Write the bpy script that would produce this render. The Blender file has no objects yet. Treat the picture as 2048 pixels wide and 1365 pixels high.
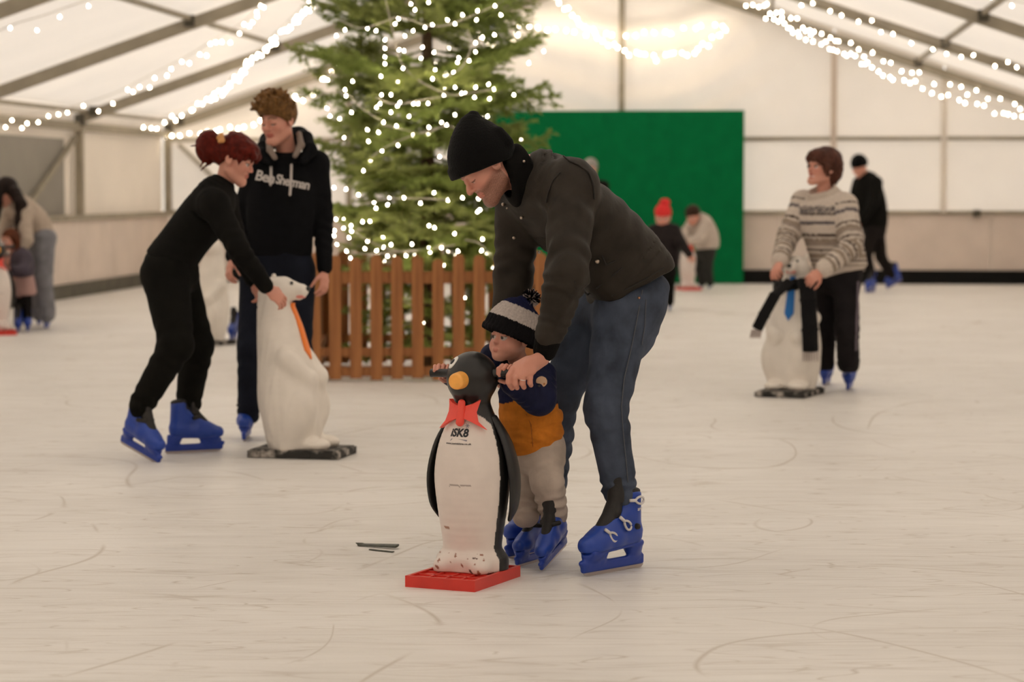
import bpy, bmesh, math, random
import numpy as np
from mathutils import Vector, Matrix

# ------------------------------------------------------------------ camera, world, exposure (light: daylight through the white tent cloth, and the bulb strings)
FPX, CAM_H = 4836.0, 1.34
PITCH = math.atan((682.5 - 375.0) / FPX)
scn = bpy.context.scene
col = scn.collection
cam_d = bpy.data.cameras.new('camera')
cam = bpy.data.objects.new('camera', cam_d); col.objects.link(cam)
cam_d.sensor_width = 36.0; cam_d.lens = FPX / 2048 * 36
cam_d.clip_start = 0.1; cam_d.clip_end = 200
cam.location = (0, 0, CAM_H); cam.rotation_euler = (math.pi / 2 - PITCH, 0, 0)
cam_d.dof.use_dof = True; cam_d.dof.focus_distance = 8.25; cam_d.dof.aperture_fstop = 3.2
scn.camera = cam
world = bpy.data.worlds.new('world'); scn.world = world; world.use_nodes = True
world.node_tree.nodes['Background'].inputs[0].default_value = (1.0, 0.965, 0.93, 1)
world.node_tree.nodes['Background'].inputs[1].default_value = 1.12
scn.view_settings.view_transform = 'Standard'; scn.view_settings.look = 'None'
scn.view_settings.gamma = 1.0; scn.view_settings.use_curve_mapping = False
scn.view_settings.exposure = 1.08
scn.cycles.max_bounces = 7; scn.cycles.diffuse_bounces = 5; scn.cycles.use_light_tree = True; scn.cycles.adaptive_threshold = 0.03; scn.cycles.glossy_bounces = 2; scn.cycles.transmission_bounces = 2
scn.cycles.sample_clamp_indirect = 6.0; scn.cycles.caustics_reflective = False; scn.cycles.caustics_refractive = False

# ------------------------------------------------------------------ pixels to places
FWD = np.array([0, math.cos(PITCH), -math.sin(PITCH)])
UPV = np.array([0, math.sin(PITCH), math.cos(PITCH)])
CAMP = np.array([0, 0, CAM_H])
def ray(px, py):
    return FWD + (px - 1024) / FPX * np.array([1., 0, 0]) + (682.5 - py) / FPX * UPV
def P(px, py, Y):                    # the point seen at a pixel, Y metres ahead
    d = ray(px, py); return CAMP + d * (Y / d[1])
def G(px, py, z=0.0):                # the point seen at a pixel on the ice
    d = ray(px, py); return CAMP + d * ((z - CAM_H) / d[2])
def on_plane(px, py, p0, n):
    d = ray(px, py); return CAMP + d * (np.dot(np.asarray(p0) - CAMP, n) / np.dot(d, n))
def V(*a): return np.array(a, float)
def nrm(v): v = np.asarray(v, float); return v / np.linalg.norm(v)

# ------------------------------------------------------------------ materials
def srgb(r, g, b):
    f = lambda c: (c / 255 / 12.92) if c / 255 <= 0.04045 else ((c / 255 + 0.055) / 1.055) ** 2.4
    return (f(r), f(g), f(b))
MATS = {}
def mat(name, colr, rough=0.6, metal=0.0, noise=0.0, nscale=8.0, bump=0.0, bscale=60.0, attr=None, spec=0.5,
        emit=None, estr=0.0, sheen=0.0, trans=0.0, coat=0.0):
    if name in MATS: return MATS[name]
    m = bpy.data.materials.new(name); m.use_nodes = True
    nt = m.node_tree; N = nt.nodes; L = nt.links
    b = N['Principled BSDF']
    b.inputs['Base Color'].default_value = (*colr, 1); b.inputs['Roughness'].default_value = rough
    b.inputs['Metallic'].default_value = metal; b.inputs['Specular IOR Level'].default_value = spec
    if sheen: b.inputs['Sheen Weight'].default_value = sheen; b.inputs['Sheen Roughness'].default_value = 0.6
    if coat: b.inputs['Coat Weight'].default_value = coat
    if emit: b.inputs['Emission Color'].default_value = (*emit, 1); b.inputs['Emission Strength'].default_value = estr
    tc = N.new('ShaderNodeTexCoord')
    src = None
    if attr:
        a = N.new('ShaderNodeAttribute'); a.attribute_name = attr; src = a.outputs['Color']
        L.new(src, b.inputs['Base Color'])
    if noise:
        n = N.new('ShaderNodeTexNoise'); n.inputs['Scale'].default_value = nscale; n.inputs['Detail'].default_value = 5
        L.new(tc.outputs['Object'], n.inputs['Vector'])
        mr = N.new('ShaderNodeMapRange'); mr.inputs[1].default_value = 0.3; mr.inputs[2].default_value = 0.7
        mr.inputs[3].default_value = 1 - noise; mr.inputs[4].default_value = 1 + noise
        L.new(n.outputs[0], mr.inputs[0])
        mx = N.new('ShaderNodeMix'); mx.data_type = 'RGBA'; mx.blend_type = 'MULTIPLY'; mx.inputs[0].default_value = 1
        if src: L.new(src, mx.inputs[6])
        else: mx.inputs[6].default_value = (*colr, 1)
        L.new(mr.outputs[0], mx.inputs[7]); L.new(mx.outputs[2], b.inputs['Base Color'])
    if bump:
        n2 = N.new('ShaderNodeTexNoise'); n2.inputs['Scale'].default_value = bscale; n2.inputs['Detail'].default_value = 4
        L.new(tc.outputs['Object'], n2.inputs['Vector'])
        bp = N.new('ShaderNodeBump'); bp.inputs['Strength'].default_value = bump; bp.inputs['Distance'].default_value = 0.01
        L.new(n2.outputs[0], bp.inputs['Height']); L.new(bp.outputs[0], b.inputs['Normal'])
    MATS[name] = m
    return m

# ------------------------------------------------------------------ mesh helpers
def np_mesh(name, v, quads=None, tris=None, smooth=True):
    me = bpy.data.meshes.new(name)
    v = np.asarray(v, np.float32); me.vertices.add(len(v)); me.vertices.foreach_set('co', v.ravel())
    faces = []; tot = []
    if quads is not None and len(quads): faces.append(np.asarray(quads, np.int32).ravel()); tot.append(np.full(len(quads), 4, np.int32))
    if tris is not None and len(tris): faces.append(np.asarray(tris, np.int32).ravel()); tot.append(np.full(len(tris), 3, np.int32))
    idx = np.concatenate(faces); tot = np.concatenate(tot)
    me.loops.add(len(idx)); me.loops.foreach_set('vertex_index', idx)
    me.polygons.add(len(tot))
    start = np.concatenate([[0], np.cumsum(tot)[:-1]]).astype(np.int32)
    me.polygons.foreach_set('loop_start', start); me.polygons.foreach_set('loop_total', tot)
    me.polygons.foreach_set('use_smooth', np.full(len(tot), smooth, bool))
    me.update(calc_edges=True); me.validate()
    return me
def set_col(me, c):
    c = np.asarray(c, np.float32)
    if c.shape[1] == 3: c = np.concatenate([c, np.ones((len(c), 1), np.float32)], 1)
    a = me.color_attributes.new('Col', 'FLOAT_COLOR', 'POINT'); a.data.foreach_set('color', c.ravel())
def tag(o, label=None, cat=None, group=None, kind=None):
    if label: o['label'] = label
    if cat: o['category'] = cat
    if group: o['group'] = group
    if kind: o['kind'] = kind
    return o
def obj(name, me, m=None, parent=None, loc=(0, 0, 0)):
    o = bpy.data.objects.new(name, me)
    if m is not None and me is not None:
        me.materials.clear(); me.materials.append(m)
    o.location = loc; col.objects.link(o)
    if parent is not None: o.parent = parent
    return o
def empty(name, loc=(0, 0, 0), rz=0.0):
    o = bpy.data.objects.new(name, None); o.empty_display_size = 0.1; o.location = loc; o.rotation_euler = (0, 0, rz)
    col.objects.link(o); return o
class MB:
    """collects simple shapes into one mesh"""
    def __init__(s): s.v = []; s.f = []
    def add(s, vs, fs):
        n = len(s.v); s.v += [tuple(map(float, x)) for x in vs]; s.f += [tuple(i + n for i in f) for f in fs]; return s
    def box(s, c, h, R=None, taper=1.0):
        c = np.asarray(c, float); R = np.eye(3) if R is None else R
        vs = [c + R @ (np.array([x * (taper if z > 0 else 1), y * (taper if z > 0 else 1), z]) * h) for z in (-1, 1) for y in (-1, 1) for x in (-1, 1)]
        return s.add(vs, [(0, 2, 3, 1), (4, 5, 7, 6), (0, 1, 5, 4), (2, 6, 7, 3), (0, 4, 6, 2), (1, 3, 7, 5)])
    def bar(s, a, b, w, t, side=(0, 0, 1)):            # rectangular bar a to b; t along side, w across
        a = np.asarray(a, float); b = np.asarray(b, float); z = nrm(b - a)
        y = np.asarray(side, float); y = y - z * np.dot(y, z); y = nrm(y); x = np.cross(y, z)
        return s.box((a + b) / 2, (w / 2, t / 2, np.linalg.norm(b - a) / 2), np.array([x, y, z]).T)
    def tube(s, pts, r, n=8, cap=True):
        pts = [np.asarray(p, float) for p in pts]; rs = r if hasattr(r, '__len__') else [r] * len(pts)
        up = V(0, 0, 1); base = len(s.v); rings = []
        for i, p in enumerate(pts):
            d = nrm(pts[min(i + 1, len(pts) - 1)] - pts[max(i - 1, 0)])
            x = np.cross(d, up)
            if np.linalg.norm(x) < 1e-3: x = np.cross(d, V(1, 0, 0))
            x = nrm(x); y = np.cross(d, x)
            rings.append([p + rs[i] * (math.cos(2 * math.pi * k / n) * x + math.sin(2 * math.pi * k / n) * y) for k in range(n)])
        vs = [q for r_ in rings for q in r_]
        fs = [(i * n + k, i * n + (k + 1) % n, (i + 1) * n + (k + 1) % n, (i + 1) * n + k) for i in range(len(pts) - 1) for k in range(n)]
        if cap: fs += [tuple(range(n - 1, -1, -1)), tuple((len(pts) - 1) * n + k for k in range(n))]
        return s.add(vs, fs)
    def lathe(s, prof, c=(0, 0, 0), n=16):             # profile of (r, z)
        c = np.asarray(c, float); m = len(prof)
        vs = [c + V(r * math.cos(2 * math.pi * k / n), r * math.sin(2 * math.pi * k / n), z) for r, z in prof for k in range(n)]
        fs = [(i * n + k, i * n + (k + 1) % n, (i + 1) * n + (k + 1) % n, (i + 1) * n + k) for i in range(m - 1) for k in range(n)]
        fs += [tuple(range(n - 1, -1, -1)), tuple((m - 1) * n + k for k in range(n))]
        return s.add(vs, fs)
    def prism(s, poly, a, b, thick):                   # closed 2D outline in the plane (a, b) pushed out by thick
        a = np.asarray(a, float); b = np.asarray(b, float)
        o, ax, ay = poly[0], a, b
        return s
    def mesh(s, name, smooth=False):
        me = bpy.data.meshes.new(name); me.from_pydata(s.v, [], s.f); me.update()
        if smooth: me.polygons.foreach_set('use_smooth', [True] * len(me.polygons))
        return me
def slab(pts, n, t):                                   # a planar outline given as 3D points, extruded by t along n
    mb = MB(); k = len(pts); n = np.asarray(n, float)
    vs = [np.asarray(p, float) for p in pts] + [np.asarray(p, float) + n * t for p in pts]
    fs = [tuple(range(k - 1, -1, -1)), tuple(range(k, 2 * k))] + [(i, (i + 1) % k, k + (i + 1) % k, k + i) for i in range(k)]
    mb.add(vs, fs); return mb

# ------------------------------------------------------------------ signed-distance modelling
def crom(p, n):                                        # Catmull-Rom through rows of p
    p = np.asarray(p, float); q = np.vstack([2 * p[0] - p[1], p, 2 * p[-1] - p[-2]]); out = []
    for i in range(1, len(q) - 2):
        for t in np.arange(n) / n:
            a, b, c, d = q[i - 1:i + 3]
            out.append(0.5 * (2 * b + (c - a) * t + (2 * a - 5 * b + 4 * c - d) * t * t + (3 * b - a - 3 * c + d) * t ** 3))
    return np.array(out + [p[-1]])
class Sdf:
    def __init__(s): s.p = []
    def _add(s, f, lo, hi, k, op, tagv): s.p.append((f, np.asarray(lo, float), np.asarray(hi, float), k, op, tagv)); return s
    def cone(s, a, b, ra, rb, k=0.01, op='+', tag=0, wr=None):
        a = np.asarray(a, float); b = np.asarray(b, float); ba = b - a; L2 = max(np.dot(ba, ba), 1e-12)
        side = nrm(np.cross(ba, V(0.31, 0.9, 0.2))) if wr else None
        n2 = nrm(np.cross(ba, side)) if wr else None
        def f(X, Y, Z):
            x, y, z = X - a[0], Y - a[1], Z - a[2]
            h = np.clip((x * ba[0] + y * ba[1] + z * ba[2]) / L2, 0, 1)
            r = ra + (rb - ra) * h
            dx, dy, dz = x - ba[0] * h, y - ba[1] * h, z - ba[2] * h
            if wr:
                for (am, fr, t0, tw, sk) in wr:
                    ang = np.arctan2(dx * side[0] + dy * side[1] + dz * side[2], dx * n2[0] + dy * n2[1] + dz * n2[2])
                    r = r + am * np.sin(fr * h * 6.283 + sk * np.sin(ang) + 2 * np.cos(2 * ang)) * np.exp(-((h - t0) / tw) ** 2)
            return np.sqrt(dx ** 2 + dy ** 2 + dz ** 2) - r
        m = max(ra, rb) + (sum(abs(w[0]) for w in wr) if wr else 0)
        return s._add(f, np.minimum(a, b) - m, np.maximum(a, b) + m, k, op, tag)
    def econe(s, a, b, ra, rb, side, k=0.01, op='+', tag=0, cap=1.0, wr=None):
        a = np.asarray(a, float); b = np.asarray(b, float); ba = b - a; L = np.linalg.norm(ba); w = ba / L
        sd = np.asarray(side, float); sd = nrm(sd - w * np.dot(sd, w)); n = np.cross(w, sd)
        def f(X, Y, Z):
            x, y, z = X - a[0], Y - a[1], Z - a[2]
            al = x * w[0] + y * w[1] + z * w[2]; h = np.clip(al / L, 0, 1); ov = al - h * L
            h2 = h * h * (3 - 2 * h)
            rx = ra[0] + (rb[0] - ra[0]) * h2; ry = ra[1] + (rb[1] - ra[1]) * h2
            u = x * sd[0] + y * sd[1] + z * sd[2]; v = x * n[0] + y * n[1] + z * n[2]
            if wr:
                for (am, fr, t0, tw, sk) in wr:
                    g = am * np.sin(fr * h * 6.283 + sk * np.arctan2(u, v)) * np.exp(-((h - t0) / tw) ** 2)
                    rx = rx + g; ry = ry + g
            mn = np.minimum(rx, ry)
            return (np.sqrt((u / rx) ** 2 + (v / ry) ** 2 + (ov / (mn * cap)) ** 2) - 1) * mn
        m = max(*ra, *rb)
        return s._add(f, np.minimum(a, b) - m, np.maximum(a, b) + m, k, op, tag)
    def loft(s, pts, rad, side, k=0.01, tag=0, cap=0.5, n=4):          # smooth spine through pts, elliptic sections
        pts, rad = crom(pts, n), crom(rad, n); m = len(pts) - 1
        for i in range(m):
            s.econe(pts[i], pts[i + 1], rad[i], rad[i + 1], side, k if i in (0, m - 1) else 0.0015, '+', tag, cap if i in (0, m - 1) else 0.12)
        return s
    def limb(s, pts, rad, k=0.012, tag=0, wr=None):
        for i in range(len(pts) - 1): s.cone(pts[i], pts[i + 1], rad[i], rad[i + 1], k, '+', tag, wr)
        return s
    def ell(s, c, r, R=None, k=0.01, op='+', tag=0):
        c = np.asarray(c, float); r = np.asarray(r, float); mn = r.min(); R = np.eye(3) if R is None else np.asarray(R)
        def f(X, Y, Z):
            x, y, z = X - c[0], Y - c[1], Z - c[2]
            q = 0
            for i in range(3): q = q + ((x * R[0, i] + y * R[1, i] + z * R[2, i]) / r[i]) ** 2
            return (np.sqrt(q) - 1) * mn
        e = np.sqrt(((R * r) ** 2).sum(1))
        return s._add(f, c - e, c + e, k, op, tag)
    def box(s, c, h, rd=0.005, R=None, k=0.005, op='+', tag=0):
        c = np.asarray(c, float); h = np.asarray(h, float); R = np.eye(3) if R is None else np.asarray(R)
        def f(X, Y, Z):
            x, y, z = X - c[0], Y - c[1], Z - c[2]
            q = [np.abs(x * R[0, i] + y * R[1, i] + z * R[2, i]) - h[i] + rd for i in range(3)]
            out = np.sqrt(sum(np.maximum(t, 0) ** 2 for t in q))
            return out + np.minimum(np.maximum(np.maximum(q[0], q[1]), q[2]), 0) - rd
        e = np.sqrt(((R * h) ** 2).sum(1)) * 1.01
        e = np.abs(R) @ h
        return s._add(f, c - e, c + e, k, op, tag)
    def plane_cut(s, p, n, k=0.003):                     # keep what lies on the -n side
        p = np.asarray(p, float); n = nrm(n)
        def f(X, Y, Z): return (X - p[0]) * n[0] + (Y - p[1]) * n[1] + (Z - p[2]) * n[2]
        return s._add(f, None, None, k, 'clip', 0) if False else s.p.append((f, None, None, k, '&', 0))
    def build(s, vox, disp=None):
        """-> verts, quads, tag per vert (naive surface nets)"""
        los = np.array([q[1] for q in s.p if q[4] == '+']); his = np.array([q[2] for q in s.p if q[4] == '+'])
        lo = los.min(0) - 3 * vox - 0.02; hi = his.max(0) + 3 * vox + 0.02
        n = np.ceil((hi - lo) / vox).astype(int) + 1
        ax = [lo[i] + vox * np.arange(n[i]) for i in range(3)]
        D = np.full(n, 1.0, np.float32); T = np.zeros(n, np.int16)
        for f, a, b, k, op, tg in s.p:
            if a is None: i0 = np.zeros(3, int); i1 = n
            else:
                mg = k + 2 * vox
                i0 = np.clip(np.floor((a - mg - lo) / vox).astype(int), 0, n); i1 = np.clip(np.ceil((b + mg - lo) / vox).astype(int) + 1, 0, n)
                if (i1 <= i0).any(): continue
            sl = tuple(slice(i0[i], i1[i]) for i in range(3))
            X = ax[0][sl[0]][:, None, None]; Y = ax[1][sl[1]][None, :, None]; Z = ax[2][sl[2]][None, None, :]
            d = f(X, Y, Z).astype(np.float32); e = D[sl]
            kk = max(k, 1e-5)
            if op == '+':
                t = T[sl]; t[d < e] = tg
                h = np.maximum(kk - np.abs(d - e), 0) / kk
                D[sl] = np.minimum(d, e) - h * h * kk * 0.25
            else:
                g = -d if op == '-' else d
                h = np.maximum(kk - np.abs(g - e), 0) / kk
                D[sl] = np.maximum(g, e) + h * h * kk * 0.25
        if disp is not None:
            D = D - disp(ax[0][:, None, None], ax[1][None, :, None], ax[2][None, None, :]).astype(np.float32)
        return surface_nets(D, T, lo, vox)
def surface_nets(D, T, lo, vox):
    S = D < 0
    nx, ny, nz = D.shape
    c = [S[i:nx - 1 + i, j:ny - 1 + j, k:nz - 1 + k] for i in (0, 1) for j in (0, 1) for k in (0, 1)]
    cnt = sum(q.astype(np.int8) for q in c)
    act = (cnt > 0) & (cnt < 8)
    I, J, K = np.nonzero(act)
    acc = np.zeros((len(I), 3)); num = np.zeros(len(I))
    cor = [(i, j, k) for i in (0, 1) for j in (0, 1) for k in (0, 1)]
    vals = {q: D[I + q[0], J + q[1], K + q[2]] for q in cor}
    for q in cor:
        for a in range(3):
            if q[a] == 0:
                q2 = tuple(1 if i == a else q[i] for i in range(3))
                v0, v1 = vals[q], vals[q2]; m = (v0 < 0) != (v1 < 0)
                t = np.where(m, v0 / np.where(m, v0 - v1, 1), 0)
                pt = np.array(q, float)[None, :].repeat(len(I), 0); pt[:, a] = t
                acc[m] += pt[m]; num[m] += 1
    verts = lo + vox * (np.stack([I, J, K], 1) + acc / num[:, None])
    tags = T[I, J, K].copy()
    for q in cor: tags = np.where(vals[q] < 0, T[I + q[0], J + q[1], K + q[2]], tags)
    idx = np.full(act.shape, -1, np.int32); idx[I, J, K] = np.arange(len(I))
    quads = []
    for a in range(3):
        b, d = (a + 1) % 3, (a + 2) % 3
        sl0 = [slice(None)] * 3; sl1 = [slice(None)] * 3; sl0[a] = slice(0, -1); sl1[a] = slice(1, None)
        s0, s1 = S[tuple(sl0)], S[tuple(sl1)]
        for flip, m in ((False, s0 & ~s1), (True, ~s0 & s1)):
            E = np.stack(np.nonzero(m), 1)
            ok = (E[:, b] > 0) & (E[:, d] > 0) & (E[:, b] < act.shape[b]) & (E[:, d] < act.shape[d]); E = E[ok]
            if not len(E): continue
            def g(db, dd):
                F = E.copy(); F[:, b] += db; F[:, d] += dd; return idx[F[:, 0], F[:, 1], F[:, 2]]
            q = np.stack([g(-1, -1), g(0, -1), g(0, 0), g(-1, 0)], 1)
            quads.append(q[:, ::-1] if flip else q)
    return verts, np.concatenate(quads), tags
def wave(P, k, ph):
    return np.sin(P @ np.asarray(k, float) + ph)
def rough3(P, sc, seed, n=5):                         # cheap smooth noise in -1..1
    rs = np.random.RandomState(seed); r = 0
    for i in range(n):
        k = rs.normal(size=3); k = k / np.linalg.norm(k) * sc * (1 + 0.8 * rs.rand()); k2 = rs.normal(size=3) * sc * 0.5
        r = r + np.sin(P @ k + rs.rand() * 6.28 + 1.3 * np.sin(P @ k2 + rs.rand() * 6.28))
    return r / n
def vnormals(v, q):
    nf = np.cross(v[q[:, 2]] - v[q[:, 0]], v[q[:, 3]] - v[q[:, 1]])
    n = np.zeros_like(v)
    for i in range(4):
        for a in range(3): n[:, a] += np.bincount(q[:, i], nf[:, a], len(v))
    return n / np.maximum(np.linalg.norm(n, axis=1, keepdims=True), 1e-9)
def relax(v, q, it=2, lam=0.5):
    e = np.concatenate([q[:, [0, 1]], q[:, [1, 2]], q[:, [2, 3]], q[:, [3, 0]]]); e = np.concatenate([e, e[:, ::-1]])
    cnt = np.bincount(e[:, 0], minlength=len(v))[:, None]
    for _ in range(it):
        m = np.stack([np.bincount(e[:, 0], v[e[:, 1], a], len(v)) for a in range(3)], 1) / np.maximum(cnt, 1)
        v = v + lam * (m - v)
    return v
def joinv(parts):                                     # [(verts, quads, cols)] -> one
    vs, qs, cs, n = [], [], [], 0
    for v, q, c in parts:
        vs.append(v); qs.append(q + n); cs.append(np.broadcast_to(np.asarray(c, float), (len(v), 3))); n += len(v)
    return np.concatenate(vs), np.concatenate(qs), np.concatenate(cs)
def frame(fwd, up):                                   # columns: left(x), forward(y), up(z)
    z = nrm(up); y = np.asarray(fwd, float); y = nrm(y - z * np.dot(y, z)); x = np.cross(y, z)
    return np.array([x, y, z]).T
# ================================================================== the tent
YAW = math.radians(5.5)
LDIR = V(math.sin(YAW), math.cos(YAW), 0); WDIR = V(math.cos(YAW), -math.sin(YAW), 0)
_b = G(1490, 567)
_d = ray(1250, 500); _t = np.dot(_b, LDIR) / np.dot(_d, LDIR)
O = V(_d[0] * _t, _d[1] * _t, 0)                          # foot of the back wall under the ridge
def R(u, v, z): return O + u * WDIR - v * LDIR + V(0, 0, z)   # u across, v from the back wall towards the camera
HALF, EAVE, RIDGE, LEN, BAY = 6.5, 2.15, 4.36, 37.0, 4.6
def roof_z(u): return RIDGE - (RIDGE - EAVE) * abs(u) / HALF
ROT = np.array([WDIR, LDIR, V(0, 0, 1)]).T
def rbox(mb, u0, u1, v0, v1, z0, z1):
    return mb.box(R((u0 + u1) / 2, (v0 + v1) / 2, (z0 + z1) / 2), (abs(u1 - u0) / 2, abs(v1 - v0) / 2, (z1 - z0) / 2), ROT)

def ice_material():
    m = bpy.data.materials.new('rink_ice'); m.use_nodes = True; nt = m.node_tree; N = nt.nodes; L = nt.links
    b = N['Principled BSDF']; tc = N.new('ShaderNodeTexCoord')
    b.inputs['Roughness'].default_value = 0.42; b.inputs['Specular IOR Level'].default_value = 0.18
    def mapping(sc, rot):
        mp = N.new('ShaderNodeMapping'); mp.inputs['Scale'].default_value = sc; mp.inputs['Rotation'].default_value = (0, 0, rot)
        L.new(tc.outputs['Object'], mp.inputs['Vector']); return mp
    def math_(op, a, bb=None):
        n = N.new('ShaderNodeMath'); n.operation = op
        for i, x in enumerate((a, bb)):
            if x is None: continue
            if isinstance(x, (int, float)): n.inputs[i].default_value = x
            else: L.new(x, n.inputs[i])
        return n.outputs[0]
    def ridge(sc, rot, nscale, width, dist, mask_scale, mask_lo):
        mp = mapping(sc, rot); n = N.new('ShaderNodeTexNoise'); n.inputs['Scale'].default_value = nscale
        n.inputs['Detail'].default_value = 0.0; n.inputs['Distortion'].default_value = dist
        L.new(mp.outputs[0], n.inputs['Vector'])
        d = math_('ABSOLUTE', math_('SUBTRACT', n.outputs[0], 0.5))
        mr = N.new('ShaderNodeMapRange'); mr.inputs[1].default_value = 0; mr.inputs[2].default_value = width
        mr.inputs[3].default_value = 1; mr.inputs[4].default_value = 0; L.new(d, mr.inputs[0])
        k = N.new('ShaderNodeTexNoise'); k.inputs['Scale'].default_value = mask_scale; k.inputs['Detail'].default_value = 1
        L.new(mp.outputs[0], k.inputs['Vector'])
        mk = N.new('ShaderNodeMapRange'); mk.inputs[1].default_value = mask_lo; mk.inputs[2].default_value = mask_lo + 0.12; L.new(k.outputs[0], mk.inputs[0])
        return math_('MULTIPLY', mr.outputs[0], mk.outputs[0])
    scr = None
    layers = [((1, 1, 1), .4, .42, .0032, .0, 1.3, .44, .9), ((1, 1, 1), 1.9, .6, .0036, .1, 1.7, .46, .9), ((1, 1, 1), 2.7, .95, .0050, .0, 2.2, .48, .8)]
    layers += [((.14, 1.5, 1), .12 + .5 * k_, 6.5 + 2.2 * k_, .022, .2, 2.6 + .4 * k_, .46, .6) for k_ in range(3)]
    layers += [((.3, 1.6, 1), 1.0 + .7 * k_, 5.0 + k_, .016, .2, 3.4 + .5 * k_, .50, .8) for k_ in range(3)]
    for *args, wt in layers:
        r = math_('MULTIPLY', ridge(*args), wt); scr = r if scr is None else math_('MAXIMUM', scr, r)
    big = N.new('ShaderNodeTexNoise'); big.inputs['Scale'].default_value = 0.9; big.inputs['Detail'].default_value = 3; L.new(tc.outputs['Object'], big.inputs['Vector'])
    smear_m = mapping((0.5, 2.2, 1), 0.25); sm = N.new('ShaderNodeTexNoise'); sm.inputs['Scale'].default_value = 5; sm.inputs['Detail'].default_value = 4
    L.new(smear_m.outputs[0], sm.inputs['Vector'])
    cr = N.new('ShaderNodeValToRGB'); e = cr.color_ramp.elements
    e[0].position = 0.3; e[0].color = (0.69, 0.66, 0.625, 1); e[1].position = 0.68; e[1].color = (0.83, 0.805, 0.775, 1)
    L.new(math_('ADD', math_('MULTIPLY', big.outputs[0], 0.5), math_('MULTIPLY', sm.outputs[0], 0.5)), cr.inputs[0])
    mx = N.new('ShaderNodeMix'); mx.data_type = 'RGBA'; mx.inputs[7].default_value = (0.40, 0.33, 0.25, 1)
    L.new(math_('MULTIPLY', scr, 0.62), mx.inputs[0]); L.new(cr.outputs[0], mx.inputs[6]); L.new(mx.outputs[2], b.inputs['Base Color'])
    bp = N.new('ShaderNodeBump'); bp.inputs['Strength'].default_value = 0.35; bp.inputs['Distance'].default_value = 0.004
    fine = N.new('ShaderNodeTexNoise'); fine.inputs['Scale'].default_value = 45; fine.inputs['Detail'].default_value = 3; L.new(tc.outputs['Object'], fine.inputs['Vector'])
    L.new(fine.outputs[0], bp.inputs['Height']); L.new(bp.outputs[0], b.inputs['Normal'])
    rr = N.new('ShaderNodeMapRange'); rr.inputs[3].default_value = 0.28; rr.inputs[4].default_value = 0.6; L.new(sm.outputs[0], rr.inputs[0]); L.new(rr.outputs[0], b.inputs['Roughness'])
    return m
fl = obj('floor', rbox(MB(), -HALF - 1, HALF + 1, -0.6, LEN + 4, -0.12, 0.0).mesh('floor'), ice_material()); tag(fl, kind='structure')

gr_ = obj('ground', rbox(MB(), -70, 70, -60, 100, -.35, -.15).mesh('ground'), mat('outdoor_ground', (.10, .095, .075), .9, noise=.3, nscale=2)); tag(gr_, kind='structure')  # unseen ground outside, added to keep sky light from below off the walls
def fabric(name, c, through):                             # white tent cloth: daylight glows through it
    m = mat(name, c, 0.65, noise=0.05, nscale=1.2, spec=0.2); nt = m.node_tree; N = nt.nodes; L = nt.links
    t = N.new('ShaderNodeBsdfTranslucent'); t.inputs[0].default_value = (*c, 1); mx = N.new('ShaderNodeMixShader'); mx.inputs[0].default_value = through
    L.new(N['Principled BSDF'].outputs[0], mx.inputs[1]); L.new(t.outputs[0], mx.inputs[2]); L.new(mx.outputs[0], N['Material Output'].inputs[0]); return m
M_fab = fabric('tent_fabric', (0.88, 0.82, 0.745), 0.30)      # one cloth for roof, walls and gables
M_alu = mat('dull_aluminium', (0.32, 0.28, 0.21), 0.65, metal=0.0, noise=0.12, nscale=5)
M_bracket = mat('dark_bracket', (0.07, 0.06, 0.04), 0.6)
M_white_board = mat('rink_board', (0.70, 0.60, 0.53), 0.5, noise=0.07, nscale=2)
M_black_kick = mat('black_kickboard', (0.007, 0.0065, 0.006), 0.7, noise=0.3, nscale=4, spec=0.15)
M_olive_kick = mat('dark_kickboard', (0.075, 0.067, 0.045), 0.6, noise=0.4, nscale=5)
M_grey_sheet = mat('grey_sheet', (0.235, 0.215, 0.185), 0.5, noise=0.08, nscale=2)

# ---- roof: two slopes of fabric, rafters, purlins, brackets
ceil = empty('ceiling', R(0, 0, RIDGE)); tag(ceil, kind='structure')
IC = -np.array(ceil.location)
def in_ceil(name, mb, m): return obj(name, mb.mesh(name), m, ceil, IC)
frames_v = [0.12 + BAY * i for i in range(9)]
for sgn in (-1, 1):
    for i in range(8):
        v0, v1 = BAY * i - (.3 if i == 0 else 0), BAY * (i + 1)
        # each bay of fabric, bellying a little between the rafters
        nu, nv = 14, 6; vs = []; fs = []
        for a in range(nu + 1):
            for b_ in range(nv + 1):
                u = sgn * HALF * a / nu; t = b_ / nv
                sag = 0.05 * math.sin(math.pi * t) * (0.6 + 0.4 * math.sin(a * 1.7 + i))
                vs.append(R(u, v0 + (v1 - v0) * t, roof_z(u) + 0.17 + sag))
        for a in range(nu):
            for b_ in range(nv):
                q = a * (nv + 1) + b_; fs.append((q, q + 1, q + nv + 2, q + nv + 1))
        me = MB().add(vs, fs).mesh('roof_panel', True); obj('roof_panel', me, M_fab, ceil, IC)
    for v in frames_v:
        in_ceil('rafter', MB().bar(R(0, v, RIDGE + 0.03), R(sgn * HALF, v, EAVE + 0.03), 0.07, 0.125, (0, 0, 1)), M_alu)
        for f in (0.31, 0.62, 0.97):
            u = sgn * HALF * f
            in_ceil('bracket', MB().box(R(u, v, roof_z(u) + 0.06), (0.055, 0.05, 0.06), ROT), M_bracket)
    for f in (0.02, 0.31, 0.62, 0.985):
        u = sgn * HALF * f
        for i in range(8):
            in_ceil('purlin', MB().bar(R(u, frames_v[i], roof_z(u) + 0.09), R(u, frames_v[i + 1], roof_z(u) + 0.09), 0.045, 0.05), M_alu)

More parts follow.
